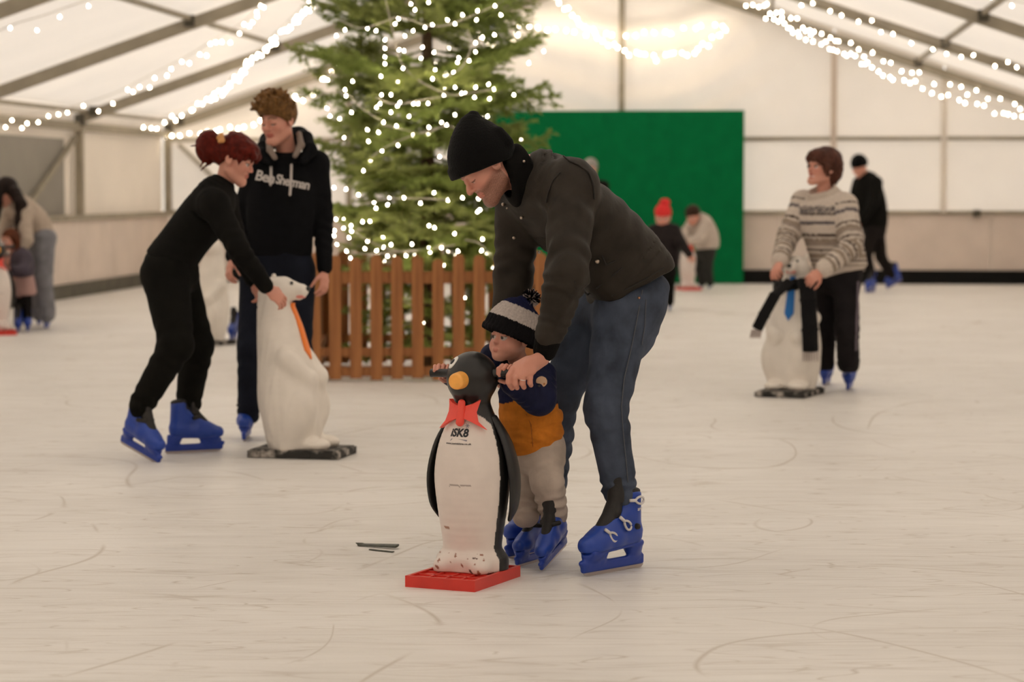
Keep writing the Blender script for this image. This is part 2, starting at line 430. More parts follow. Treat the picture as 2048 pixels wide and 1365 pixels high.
# ---- left wall
wl = empty('wall_left', R(-HALF, 0, 0)); tag(wl, kind='structure')
IL = -np.array(wl.location)
def wall_side(root, I, u, sgn):
    def put(name, mb, m): return obj(name, mb.mesh(name), m, root, I)
    uo = u + sgn * 0.10
    for i in range(8):
        v0, v1 = frames_v[i], frames_v[i + 1]
        put('fabric_panel', rbox(MB(), uo - 0.01, uo + 0.01, v0, v1, -0.02, EAVE + 0.32), M_fab)
        for k in range(3):
            a, b_ = v0 + (v1 - v0) * k / 3, v0 + (v1 - v0) * (k + 1) / 3
            put('board', rbox(MB(), u - 0.012, u + 0.012, a + 0.008, b_ - 0.008, 0.17, 0.94), M_white_board)
        put('rail', MB().bar(R(u - sgn * .03, v0, 0.97), R(u - sgn * .03, v1, 0.97), 0.05, 0.07), M_alu)
        put('eave_rail', MB().bar(R(u, v0, EAVE - 0.06), R(u, v1, EAVE - 0.06), 0.07, 0.10), M_alu)
    for i, v in enumerate(frames_v):
        put('post', rbox(MB(), u - 0.04, u + 0.05, v - 0.055, v + 0.055, 0.95, EAVE + 0.06), M_alu)
        put('bracket', MB().box(R(u - sgn * .02, v, EAVE + 0.02), (0.06, 0.06, 0.07), ROT), M_bracket)
wall_side(wl, IL, -HALF, -1)
def in_wl(name, mb, m): return obj(name, mb.mesh(name), m, wl, IL)
# the grey sheet behind crossed braces in the near bay, and a brace by the corner
in_wl('sheet', rbox(MB(), -HALF - 0.085, -HALF - 0.06, frames_v[1] + .45, frames_v[2] - .1, 1.0, 1.93), M_grey_sheet)
vm = (frames_v[1] + frames_v[2]) / 2 + 0.1
in_wl('brace', MB().bar(R(-HALF - .02, frames_v[1] + .1, 1.95), R(-HALF - .02, vm, 1.0), 0.05, 0.06, WDIR), M_alu)
in_wl('brace', MB().bar(R(-HALF - .02, frames_v[2] - .1, 1.95), R(-HALF - .02, vm, 1.0), 0.05, 0.06, WDIR), M_alu)
kb = obj('baseboard_left', rbox(MB(), -HALF - 0.04, -HALF + 0.05, 0, LEN, 0.0, 0.17).mesh('baseboard_left'), M_olive_kick); tag(kb, kind='structure')

# ---- right wall
wr_ = empty('wall_right', R(HALF, 0, 0)); tag(wr_, kind='structure')
wall_side(wr_, -np.array(wr_.location), HALF, 1)
kb = obj('baseboard_right', rbox(MB(), HALF - 0.05, HALF + 0.04, 0, LEN, 0.0, 0.17).mesh('baseboard_right'), M_black_kick); tag(kb, kind='structure')

# ---- back gable wall with draped fabric
wb = empty('wall_back', R(0, 0, 0)); tag(wb, kind='structure')
IB = -np.array(wb.location)
def in_wb(name, mb, m, smooth=False): return obj(name, mb.mesh(name, smooth), m, wb, IB)
def px_u(px): d = ray(px, 500); t = np.dot(O, LDIR) / np.dot(d, LDIR); p = CAMP + d * t; return np.dot(p - O, WDIR)
def px_z(py, px=1400): p = on_plane(px, py, O, LDIR); return p[2]
Z_R1, Z_R2 = px_z(425), px_z(278)
u_seams = [-HALF - .16, px_u(700), px_u(985), px_u(1243), px_u(1665), px_u(1885), HALF + .16]
def gable_panel(u0, u1, z0, z1f, drape):
    nu = max(4, int((u1 - u0) / 0.07)); nz = 40; vs = []; fs = []
    for a in range(nu + 1):
        u = u0 + (u1 - u0) * a / nu; zt = z1f(u)
        for b_ in range(nz + 1):
            z = z0 + (zt - z0) * b_ / nz
            d = 0.0
            if drape:
                uc = u - px_u(1250)
                s_ = z - 0.55 * abs(uc) ** 1.6 * 0.42
                w = max(0.0, min(1.0, (z - z0) / 0.5)) * math.exp(-(uc / 2.1) ** 4)
                d = 0.032 * w * math.sin(s_ * 13 + 0.8 * math.sin(uc * 2.3)) + 0.02 * w * math.sin(uc * 11 + z * 2)
            else:
                d = 0.018 * math.sin(u * 3.1 + z * 1.3) + 0.012 * math.sin(u * 1.3 - z * 4 + 1)
            vs.append(R(u, 0.0 + d, z))
    for a in range(nu):
        for b_ in range(nz):
            q = a * (nz + 1) + b_; fs.append((q, q + nz + 1, q + nz + 2, q + 1))
    return MB().add(vs, fs)
for i in range(len(u_seams) - 1):
    u0, u1 = u_seams[i] + 0.006, u_seams[i + 1] - 0.006
    in_wb('fabric_panel', gable_panel(u0, u1, Z_R2, lambda u: roof_z(u) + 0.25, True), M_fab, True)
    in_wb('fabric_panel', gable_panel(u0, u1, Z_R1, lambda u: Z_R2 - 0.01, False), M_fab, True)
for i in range(9):
    u0 = -HALF + i * HALF * 2 / 9
    in_wb('board', rbox(MB(), u0 + .007, u0 + HALF * 2 / 9 - .007, -0.01, 0.015, 0.17, Z_R1 - .01), M_white_board)
in_wb('backing_sheet', rbox(MB(), -HALF - .16, HALF + .16, -.06, -.04, -.02, Z_R1 + .02), M_fab)
in_wb('rail', MB().bar(R(-HALF, 0.03, Z_R1), R(HALF, 0.03, Z_R1), 0.05, 0.055), M_alu)
in_wb('rail', MB().bar(R(-HALF, 0.03, Z_R2), R(HALF, 0.03, Z_R2), 0.05, 0.055), M_alu)
M_pale_pole = mat('pale_pole', (0.62, 0.52, 0.43), 0.5)
for px, m, z0 in ((700, M_alu, 0), (1243, M_alu, 0), (1665, M_pale_pole, Z_R2 - .15), (1885, M_fab, Z_R1)):
    u = px_u(px); in_wb('post', rbox(MB(), u - 0.04, u + 0.04, 0.02, 0.10, z0, roof_z(u) + 0.02), m)
in_wb('bracket', MB().box(R(px_u(1952), .06, Z_R1 - .01), (.05, .04, .05), ROT), M_bracket)
in_wb('brace', MB().bar(R(-HALF + .15, .06, 1.95), R(-HALF + 1.15, .06, 1.0), 0.05, 0.05, LDIR), M_alu)
kb = obj('baseboard_back', rbox(MB(), -HALF, HALF, 0.0, 0.06, 0.0, 0.19).mesh('baseboard_back'), M_black_kick); tag(kb, kind='structure')

# ---- front gable, behind the camera
wf = empty('wall_front', R(0, LEN, 0)); tag(wf, kind='structure')
obj('fabric_panel', slab([R(-HALF - .16, LEN - .2, 0), R(HALF + .16, LEN - .2, 0), R(HALF + .16, LEN - .2, EAVE + .2), R(0, LEN - .2, RIDGE + .25), R(-HALF - .16, LEN - .2, EAVE + .2)], -LDIR, .02).mesh('fabric_panel'), M_fab, wf, -np.array(wf.location))

# ---- the green board
gb = empty('display_board', R((px_u(985) + px_u(1487)) / 2, 0.2, 0))
IG = -np.array(gb.location)
M_green = mat('flat_green', (0.0015, 0.145, 0.045), 0.85, noise=0.08, nscale=6, spec=0.08)
z_top = px_z(222)
obj('panel', rbox(MB(), px_u(985), px_u(1487), 0.16, 0.24, 0.01, z_top).mesh('panel'), M_green, gb, IG)
for px in (1000, 1230, 1470):
    obj('back_strut', rbox(MB(), px_u(px) - .03, px_u(px) + .03, 0.09, 0.16, 0, z_top - .1).mesh('back_strut'), M_alu, gb, IG)
tag(gb, 'large flat green board standing against the back wall of the tent', 'board')

# ================================================================== fir tree
M_needle = fabric('fir_needles', (0.30, 0.37, 0.10), 0.30)
M_needle2 = fabric('fir_needles_pale', (0.38, 0.43, 0.14), 0.30)
M_bark = mat('fir_bark', (0.10, 0.06, 0.03), 0.85, noise=0.4, nscale=30, bump=0.5, bscale=40)
TREE = P(856, 742, 17.45); TREE[2] = 0.0
TY = TREE[1]
rnd = random.Random(11)
def branch_mesh(seed, n_side):
    rs = np.random.RandomState(seed); V_, F_ = [], []
    def needles(p0, p1, dens, ln):
        d = p1 - p0; L = np.linalg.norm(d); d = d / L
        a = nrm(np.cross(d, V(0.1, 0.2, 1))); b = np.cross(a, d)
        for i in range(max(3, int(L * dens))):
            t = rs.rand(); p = p0 + (p1 - p0) * t; th = rs.rand() * 6.283
            o = nrm(a * math.cos(th) * 1.1 + b * math.sin(th) * 0.8 + d * 0.75)
            w = np.cross(o, d); w = w / max(np.linalg.norm(w), 1e-6) * 0.0042
            q = p + o * ln * (0.7 + 0.5 * rs.rand()); n = len(V_)
            V_.extend([p - w, p + w, q]); F_.append((n, n + 1, n + 2))
    def stick(p0, p1, r):
        d = nrm(p1 - p0); a = nrm(np.cross(d, V(0, 0, 1))); b = np.cross(a, d); n = len(V_)
        for p, rr in ((p0, r), (p1, r * .5)):
            for k in range(3):
                t = k * 2.094; V_.append(p + rr * (math.cos(t) * a + math.sin(t) * b))
        for k in range(3):
            k2 = (k + 1) % 3; F_.append((n + k, n + k2, n + 3 + k2)); F_.append((n + k, n + 3 + k2, n + 3 + k))
    # unit-length branch along +x, lying flat, tip lifting a little
    spine = [V(t, 0.02 * math.sin(3 * t + seed), -0.10 * math.sin(t * 2.6) + 0.12 * t * t) for t in np.linspace(0, 1, 9)]
    for i in range(8): stick(spine[i], spine[i + 1], 0.014 * (1 - i / 10)); needles(spine[i], spine[i + 1], 260 if i > 1 else 90, 0.045)
    for j in range(n_side):
        t = 0.16 + 0.8 * (j + 0.5 * rs.rand()) / n_side; i = min(7, int(t * 8)); p = spine[i] + (spine[i + 1] - spine[i]) * (t * 8 - i)
        for sg in (-1, 1):
            L = (0.42 * (1 - t) + 0.10) * (0.75 + 0.5 * rs.rand()); an = sg * (0.85 + 0.2 * rs.rand())
            d = V(math.cos(an), math.sin(an), 0.10 * rs.randn() - 0.05); q = p + d * L
            stick(p, q, 0.005); needles(p, q, 230, 0.042)
            for k in range(int(L / 0.07)):
                tt = 0.3 + 0.65 * rs.rand(); s2 = rs.choice([-1, 1]); pp = p + d * L * tt
                an2 = an + s2 * 0.8; L2 = L * (1.05 - tt) * 0.6 + 0.05
                qq = pp + V(math.cos(an2), math.sin(an2), 0.1 * rs.randn() - .03) * L2
                needles(pp, qq, 230, 0.040)
    return np_mesh('branch', np.array(V_), tris=np.array(F_), smooth=False)
br = [branch_mesh(s, 9) for s in range(6)]
for i, b_ in enumerate(br): b_.materials.append(M_needle if i % 2 else M_needle2)
tree = empty('fir_tree', TREE)
TRUNK_H = 4.12
obj('trunk', MB().tube([(0, 0, z) for z in np.linspace(0, TRUNK_H, 12)], [0.075 - 0.062 * t for t in np.linspace(0, 1, 12)], 10).mesh('trunk', True), M_bark, tree)
def tree_r(z):
    if z < 0.95: return 0.60 + 0.14 * z / 0.95
    if z < 2.3: return 0.76 + 0.14 * (z - 0.95) / 1.35
    return 0.90 * max(0.0, (TRUNK_H + 0.1 - z) / (TRUNK_H + 0.1 - 2.3)) ** 0.85 + 0.08
z = 0.22; k = 0
while z < TRUNK_H - 0.05:
    nb = (4 if z < .8 else 8) if z < 3.2 else 6
    for j in range(nb):
        a = j * 2 * math.pi / nb + k * 0.62 + rnd.uniform(-.2, .2)
        L = tree_r(z) * rnd.uniform(0.80, 1.12)
        if z < 0.85: L = min(L, 0.70)
        m = br[rnd.randrange(6)]
        o = bpy.data.objects.new('branch', m); col.objects.link(o); o.parent = tree
        o.location = (0, 0, z + rnd.uniform(-.05, .05))
        tilt = rnd.uniform(-.10, .22) if z < 2.4 else rnd.uniform(-.45, -.05)
        o.rotation_euler = (rnd.uniform(-.5, .5), tilt, a); o.scale = (L, L * 1.05, L)
    z += 0.15; k += 1
tag(tree, 'tall green fir tree wound with fairy lights inside the picket fence', 'tree')

# ================================================================== picket fence around the tree
def wood(name, c1, c2):
    m = mat(name, c1, 0.65, bump=0.15, bscale=30); nt = m.node_tree; N = nt.nodes; L = nt.links
    tc = N.new('ShaderNodeTexCoord'); mp = N.new('ShaderNodeMapping'); mp.inputs['Scale'].default_value = (22, 22, 1.5); L.new(tc.outputs['Object'], mp.inputs[0])
    n = N.new('ShaderNodeTexNoise'); n.inputs['Scale'].default_value = 1.4; n.inputs['Detail'].default_value = 5; L.new(mp.outputs[0], n.inputs['Vector'])
    kn = N.new('ShaderNodeTexVoronoi'); kn.inputs['Scale'].default_value = 5.5; kn.inputs['Randomness'].default_value = 1; L.new(tc.outputs['Object'], kn.inputs['Vector'])
    cr = N.new('ShaderNodeValToRGB'); e = cr.color_ramp.elements; e[0].position = .3; e[0].color = (*c2, 1); e[1].position = .7; e[1].color = (*c1, 1); L.new(n.outputs[0], cr.inputs[0])
    kr = N.new('ShaderNodeMapRange'); kr.inputs[1].default_value = 0.06; kr.inputs[2].default_value = 0.15; L.new(kn.outputs['Distance'], kr.inputs[0])
    mx = N.new('ShaderNodeMix'); mx.data_type = 'RGBA'; mx.inputs[6].default_value = (0.05, 0.02, 0.008, 1); L.new(kr.outputs[0], mx.inputs[0]); L.new(cr.outputs[0], mx.inputs[7])
    L.new(mx.outputs[2], N['Principled BSDF'].inputs['Base Color']); return m
M_picket = wood('stained_picket', (0.42, 0.17, 0.05), (0.26, 0.095, 0.025))
fence = empty('picket_fence', TREE)
FH = 0.85; FS = 0.80
def picket_mesh(h, w):
    t = 0.011; out = [(-w, 0), (w, 0), (w, h - .03), (w * .72, h - .008), (w * .35, h), (-w * .35, h), (-w * .72, h - .008), (-w, h - .03)]
    return slab([V(x, -t, z) for x, z in out], V(0, 1, 0), 2 * t).mesh('picket')
pks = [picket_mesh(FH + d, .041) for d in (0.0, 0.012, -0.015, 0.005)]
for p_ in pks: p_.materials.append(M_picket)
side_rot = [math.radians(2), math.radians(92), math.radians(182), math.radians(272)]
for si, a in enumerate(side_rot):
    rz = Matrix.Rotation(a, 3, 'Z')
    xs = np.linspace(-FS + .02, FS - .02, 12)
    for i, x in enumerate(xs):
        if si % 2 and i in (0, 11): x *= 0.97
        p = rz @ Vector((x, -FS - 0.0, 0.012 + 0.006 * ((i * 7 + si) % 3)))
        o = bpy.data.objects.new('picket', pks[(i * 3 + si) % 4]); col.objects.link(o); o.parent = fence; o.location = p; o.rotation_euler = (0, 0, a)
    for zc, hh in ((0.07, .033), (0.205, .03), (0.72, .042)):
        if zc == 0.07 and si % 2: zc = 0.09
        me = MB().box((0, 0, 0), (FS - 0.02, .014, hh)).mesh('rail')
        o = obj('rail', me, M_picket, fence); o.location = rz @ Vector((0, -FS + 0.028, zc)); o.rotation_euler = (0, 0, a)
tag(fence, 'low orange-brown wooden picket fence boxing in the fir tree', 'fence')

# ================================================================== light strings
M_bulb = mat('warm_bulb', (1, 0.95, 0.85), 0.3, emit=(1.0, 0.83, 0.60), estr=20)
M_bulb_t = mat('tree_bulb', (1, 0.95, 0.85), 0.3, emit=(1.0, 0.86, 0.66), estr=20)
M_bulb_t.cycles.emission_sampling = 'NONE'; M_bulb.cycles.emission_sampling = 'NONE'   # still lit; only quicker to render
M_wire = mat('clear_wire', (0.55, 0.50, 0.42), 0.5)
def bulb_mesh(r):
    return MB().lathe([(r * .35, r * 1.5), (r * .45, r * .9), (r * .9, r * .35), (r, -r * .15), (r * .75, -r * .75), (r * .2, -r * 1.05)], n=8).mesh('bulb', True)
def resample(pts, step, jit=0.0, rr=None):
    out = []; acc = 0.0
    for a, b_ in zip(pts[:-1], pts[1:]):
        L = np.linalg.norm(b_ - a); t = acc
        while t < L:
            q = t + (rr.uniform(-jit, jit) if rr else 0); out.append(a + (b_ - a) * min(1, max(0, q / L))); t += step
        acc = t - L
    return out
def smooth_path(pts, it=2):
    for _ in range(it):
        n = [pts[0]]
        for a, b_ in zip(pts[:-1], pts[1:]): n += [a * .75 + b_ * .25, a * .25 + b_ * .75]
        pts = n + [pts[-1]]
    return pts
ROOF_N = [nrm(-(np.cross(LDIR, R(s * HALF, 0, EAVE) - R(0, 0, RIDGE)))) for s in (-1, 1)]
def roof_pts(pxs, side, drop):
    n = ROOF_N[0 if side < 0 else 1]; p0 = R(0, 0, RIDGE - drop)
    return [on_plane(x, y, p0, n) for x, y in pxs]
def back_pts(pxs, off): return [on_plane(x, y, R(0, off, 0), LDIR) for x, y in pxs]
def light_string(label, path, step, r, group, seed, drop=0.05, m=M_bulb, bulbs=None):
    path = smooth_path(path); base = path[0]
    root = empty('light_string', base); rr = random.Random(seed)
    ww = [p - base for p in path]
    obj('wire', MB().tube(ww, 0.004, 5).mesh('wire'), M_wire, root)
    bm_ = bulb_mesh(r * 0.55); bm_.materials.append(m)
    for p in (bulbs if bulbs is not None else resample(path, step * 1.3, step * .45, rr)):
        o = bpy.data.objects.new('bulb', bm_); col.objects.link(o); o.parent = root
        q = p - base + V(rr.uniform(-.02, .02), rr.uniform(-.02, .02), -drop * rr.uniform(0.2, 1.2)); o.location = q
        o.rotation_euler = (rr.uniform(-.5, .5), rr.uniform(-.5, .5), 0)
    tag(root, label, 'string lights', group); return root
GRP = 'bulb strings hung under the tent roof'
light_string('sparse short string of small bulbs on the roof above the grey sheet wall', roof_pts([(-30, 75), (28, 47), (82, 33), (140, 12), (190, -5), (240, -30)], -1, .12), .20, .017, GRP, 1, .10)
light_string('string of small warm bulbs following a rafter from the wall with the grey sheet', roof_pts([(-60, 240), (60, 230), (135, 217), (230, 188), (300, 150), (385, 108), (440, 70), (490, 45), (530, -5)], -1, .12), .135, .018, GRP, 2, .12)
light_string('dense string of large bulbs climbing from the back corner post', roof_pts([(285, 250), (350, 226), (420, 193), (470, 150), (500, 112), (545, 72), (585, 35), (625, -10)], -1, .12), .085, .022, GRP, 3, .1)
light_string('level string of bulbs along the eave behind the red-haired skater', back_pts([(300, 262), (340, 268), (420, 262), (470, 250), (525, 239), (560, 215), (600, 188)], .25), .09, .026, GRP, 4, .05)
light_string('dense string of bulbs rising behind the fir tree from the eave', back_pts([(575, 192), (620, 178), (655, 148), (690, 90), (722, 15), (735, -20)], .5), .085, .026, GRP, 5, .12)
light_string('almost level string of round bulbs across the back gable', back_pts([(1035, 46), (1100, 56), (1170, 62), (1250, 63), (1330, 62), (1390, 48), (1452, 44)], .16), .105, .027, GRP, 6, .06)
light_string('deep swag of bulbs dipping below the level string on the back gable', back_pts([(1112, -15), (1140, 15), (1180, 50), (1230, 85), (1285, 106), (1340, 107), (1400, 88), (1435, 62), (1455, 42)], .45), .062, .027, GRP, 7, .10)
light_string('short loop of bulbs beside the top of the fir tree on the back gable', back_pts([(1036, 48), (1032, 72), (1018, 92), (1000, 98), (980, 86), (955, 58)], .45), .055, .027, GRP, 8, .05)
light_string('lower of two dense bulb strings along the roof edge over the sweater skater', roof_pts([(1495, 0), (1545, 22), (1600, 55), (1660, 84), (1740, 122), (1800, 148), (1870, 174), (1950, 202), (2070, 236)], 1, .24), .10, .021, GRP, 9, .10)
light_string('upper of two dense bulb strings along the roof edge over the sweater skater', roof_pts([(1525, -4), (1560, 16), (1610, 38), (1680, 72), (1750, 101), (1820, 130), (1900, 155), (1960, 178), (2070, 207)], 1, .20), .125, .020, GRP, 10, .12)
light_string('thin spaced bulb string crossing the roof fabric above the two dense ones', roof_pts([(1600, -5), (1660, 10), (1720, 24), (1790, 58), (1850, 76), (1900, 92), (1980, 110), (2070, 134)], 1, .12), .17, .018, GRP, 11, .10)
light_string('stub of bulb string high on the roof near a ridge-side purlin', roof_pts([(1985, -12), (2010, 2), (2045, 4), (2090, 20)], 1, .12), .2, .018, GRP, 12, .05)

# tree lights: bulbs where the photograph shows them, on the crown's surface
def on_tree(px, py, k=0.93):
    d = ray(px, py); c = TREE - CAMP
    for _ in range(4):
        t = TY / d[1]; p = CAMP + d * t; z_ = p[2]; r = tree_r(max(0.05, z_)) * k
        dx = p[0] - TREE[0]; off = math.sqrt(max(0.0, r * r - min(abs(dx), r) ** 2))
        p = CAMP + d * ((TY - off) / d[1])
    return p
strands = [[(770, -5), (785, 60), (800, 130), (840, 165), (900, 192), (935, 188)], [(935, 60), (945, 90), (930, 130), (905, 150), (870, 160)],
           [(735, 322), (760, 300), (800, 280), (850, 262), (900, 250), (915, 262)], [(752, 195), (790, 212), (850, 198), (930, 188), (990, 178)],
           [(765, 250), (800, 258), (850, 270), (890, 250)], [(672, 430), (700, 455), (730, 480), (780, 500), (830, 505), (890, 488)],
           [(665, 480), (700, 505), (740, 510), (800, 503), (860, 500), (910, 490)], [(720, 410), (760, 400), (810, 396), (860, 398), (900, 400)],
           [(930, 480), (960, 485), (985, 515), (995, 530)], [(640, 190), (690, 180), (720, 215), (760, 240)], [(785, 578), (800, 600), (828, 612), (842, 645), (800, 650), (805, 690), (800, 720)],
           [(680, 40), (720, 60), (765, 45), (800, 30), (870, 60), (950, 30), (1010, 0)]]
dots = [(752, 62), (770, 80), (790, 48), (797, 38), (830, 20), (822, 8), (857, 5), (865, 50), (895, 40), (910, 48), (925, 30), (953, 40), (955, 22), (990, 12), (1002, 30), (965, 75), (989, 70), (951, 86), (938, 122), (951, 104), (918, 116), (915, 125),
        (810, 72), (826, 62), (850, 55), (845, 95), (868, 105), (842, 117), (808, 102), (798, 100), (770, 97), (770, 114), (770, 128), (806, 137), (828, 160), (762, 153), (795, 163), (855, 142), (870, 140), (893, 148), (890, 152), (907, 145), (865, 158), (889, 175), (910, 175), (923, 187), (888, 192), (930, 187), (951, 175), (977, 169), (988, 179), (979, 198), (949, 195),
        (763, 190), (782, 190), (760, 208), (795, 212), (827, 208), (836, 208), (856, 207), (800, 205), (753, 215), (818, 233), (782, 225), (767, 245), (793, 252), (757, 265), (735, 260), (737, 283), (858, 255), (883, 245), (893, 251), (856, 269), (826, 271), (796, 291), (764, 302), (741, 322), (727, 342), (910, 230), (975, 233), (690, 180), (654, 217), (660, 233), (679, 238), (703, 225), (705, 163), (692, 192), (1028, 190), (735, 57), (690, 60),
        (717, 390), (748, 405), (779, 397), (808, 396), (775, 410), (841, 407), (868, 386), (896, 401), (752, 417), (925, 396), (957, 398), (955, 424), (960, 420), (692, 379), (668, 376), (858, 452), (869, 456), (909, 468), (824, 489), (740, 443), (725, 444), (686, 438), (672, 439), (669, 462), (687, 457), (703, 463), (702, 452), (698, 476), (668, 472), (674, 489), (693, 503), (730, 498), (735, 483), (766, 475), (753, 502), (767, 495), (782, 490), (775, 513), (790, 515), (812, 512), (829, 512), (800, 530), (827, 532), (860, 505), (858, 497), (883, 496), (887, 532), (916, 503), (963, 502), (965, 479), (981, 509), (965, 528), (711, 586), (800, 603), (828, 615), (846, 646), (787, 648), (802, 675), (800, 701), (803, 722), (929, 596), (881, 686), (884, 680), (917, 708), (920, 700)]
bt = bulb_mesh(0.0075); bt.materials.append(M_bulb_t)
root = empty('light_string', on_tree(*strands[0][0])); base = np.array(root.location); rr = random.Random(5)
for s_ in strands:
    pts = smooth_path([on_tree(x, y) for x, y in s_]); obj('wire', MB().tube([p - base for p in pts], 0.004, 5).mesh('wire'), M_wire, root)
for (x, y) in dots:
    o = bpy.data.objects.new('bulb', bt); col.objects.link(o); o.parent = root; o.location = on_tree(x, y, rr.uniform(.80, 1.0)) - base; o.rotation_euler = (rr.uniform(-.6, .6), rr.uniform(-.6, .6), 0)
# the far side of the crown carries its share of the string
for i in range(70):
    z_ = rr.uniform(.6, 3.7); a = rr.uniform(0.2, math.pi - .2); r = tree_r(z_) * .9
    o = bpy.data.objects.new('bulb', bt); col.objects.link(o); o.parent = root; o.location = TREE + V(r * math.cos(a), r * math.sin(a), z_) - base
tag(root, 'fairy-light string with clear cable wound around the fir tree', 'string lights')
# ================================================================== skating aids: penguins and polar bears
M_attr_gloss = mat('painted_plastic', (1, 1, 1), 0.33, attr='Col', spec=0.45, noise=0.03, nscale=20)
M_bear = mat('white_moulded_fur', (0.80, 0.74, 0.67), 0.5, noise=0.05, nscale=9, bump=0.12, bscale=25)
M_redp = mat('red_plastic', (0.62, 0.035, 0.022), 0.4, noise=0.1, nscale=12)
M_bow = mat('red_bow', (0.85, 0.075, 0.05), 0.35)
M_blackp = mat('black_plastic', (0.012, 0.012, 0.013), 0.4)
M_beak = mat('orange_beak', (0.95, 0.44, 0.09), 0.4, noise=0.08, nscale=40)
M_frost = mat('frosted_black_base', (0.03, 0.027, 0.023), 0.7)
_n = M_frost.node_tree.nodes; _t = _n.new('ShaderNodeTexNoise'); _t.inputs['Scale'].default_value = 16; _t.inputs['Detail'].default_value = 6; _c = _n.new('ShaderNodeTexCoord'); _r = _n.new('ShaderNodeValToRGB')
_r.color_ramp.elements[0].position = .5; _r.color_ramp.elements[0].color = (.022, .02, .017, 1); _r.color_ramp.elements[1].position = .66; _r.color_ramp.elements[1].color = (.42, .38, .34, 1)
M_frost.node_tree.links.new(_c.outputs['Object'], _t.inputs['Vector']); M_frost.node_tree.links.new(_t.outputs[0], _r.inputs[0]); M_frost.node_tree.links.new(_r.outputs[0], _n['Principled BSDF'].inputs['Base Color'])
M_eye_w = mat('eye_white', (0.8, 0.78, 0.74), 0.3)
M_ink = mat('black_ink', (0.012, 0.012, 0.016), 0.5)
M_greyink = mat('grey_ink', (0.25, 0.24, 0.28), 0.5)
M_bluetie = mat('blue_tie', (0.006, 0.16, 0.52), 0.5)
M_orangetie = mat('orange_tie', (0.9, 0.22, 0.02), 0.5)
M_pinkmouth = mat('pink_mouth', (0.70, 0.24, 0.20), 0.5)

PENG = [(0.036, .128, .105), (0.075, .128, .105), (0.098, .112, .094), (0.125, .104, .090), (0.25, .122, .112), (0.36, .132, .122), (0.46, .118, .110), (0.54, .088, .084), (0.60, .064, .064), (0.64, .058, .058)]
def peng_r(z):
    zs = [q[0] for q in PENG]; return np.interp(z, zs, [q[1] for q in PENG]), np.interp(z, zs, [q[2] for q in PENG])
def wrap_penguin(ang, z, lift):
    rx, ry = peng_r(z); k = rx * ry / np.sqrt((ry * np.sin(ang)) ** 2 + (rx * np.cos(ang)) ** 2) + lift
    return np.stack([k * np.sin(ang), k * np.cos(ang), z + 0 * ang], 1)
def text_mesh(txt, size, shear=0.0, bold=0.0, space=1.0):
    cu = bpy.data.curves.new('txt', 'FONT'); cu.body = txt; cu.size = size; cu.shear = shear; cu.offset = bold; cu.space_character = space
    cu.align_x = 'CENTER'; cu.resolution_u = 3
    o = bpy.data.objects.new('txt', cu); col.objects.link(o); dg = bpy.context.evaluated_depsgraph_get()
    me = bpy.data.meshes.new_from_object(o.evaluated_get(dg)); bpy.data.objects.remove(o); bpy.data.curves.remove(cu)
    bm = bmesh.new(); bm.from_mesh(me); bmesh.ops.triangulate(bm, faces=bm.faces)
    bmesh.ops.subdivide_edges(bm, edges=[e for e in bm.edges if e.calc_length() > size * .25], cuts=1)
    bm.to_mesh(me); bm.free(); return me
def warp(me, f):
    n = len(me.vertices); a = np.zeros(n * 3, np.float32); me.vertices.foreach_get('co', a); b = f(a.reshape(-1, 3).astype(float))
    me.vertices.foreach_set('co', b.astype(np.float32).ravel()); me.update(); return me
def shell(pts_fn, poly, t, nsub=6):
    """closed 2D outline -> a curved plate; pts_fn(xy array, lift) -> 3D"""
    bm = bmesh.new(); vs = [bm.verts.new((x, y, 0)) for x, y in poly]; bm.faces.new(vs)
    bmesh.ops.triangulate(bm, faces=bm.faces)
    for _ in range(3): bmesh.ops.subdivide_edges(bm, edges=[e for e in bm.edges if e.calc_length() > 0.02], cuts=1); bmesh.ops.triangulate(bm, faces=bm.faces)
    bm.verts.index_update(); v = np.array([q.co[:2] for q in bm.verts]); f = [[q.index for q in fc.verts] for fc in bm.faces]
    be = [(e.verts[0].index, e.verts[1].index) for e in bm.edges if e.is_boundary]; bm.free()
    a, b_ = pts_fn(v, t), pts_fn(v, -0.004); n = len(v)
    mb = MB(); mb.add(list(a) + list(b_), [tuple(q) for q in f] + [tuple(i + n for i in q[::-1]) for q in f] + [(i, j, j + n, i + n) for i, j in be]); return mb
_pm = {}
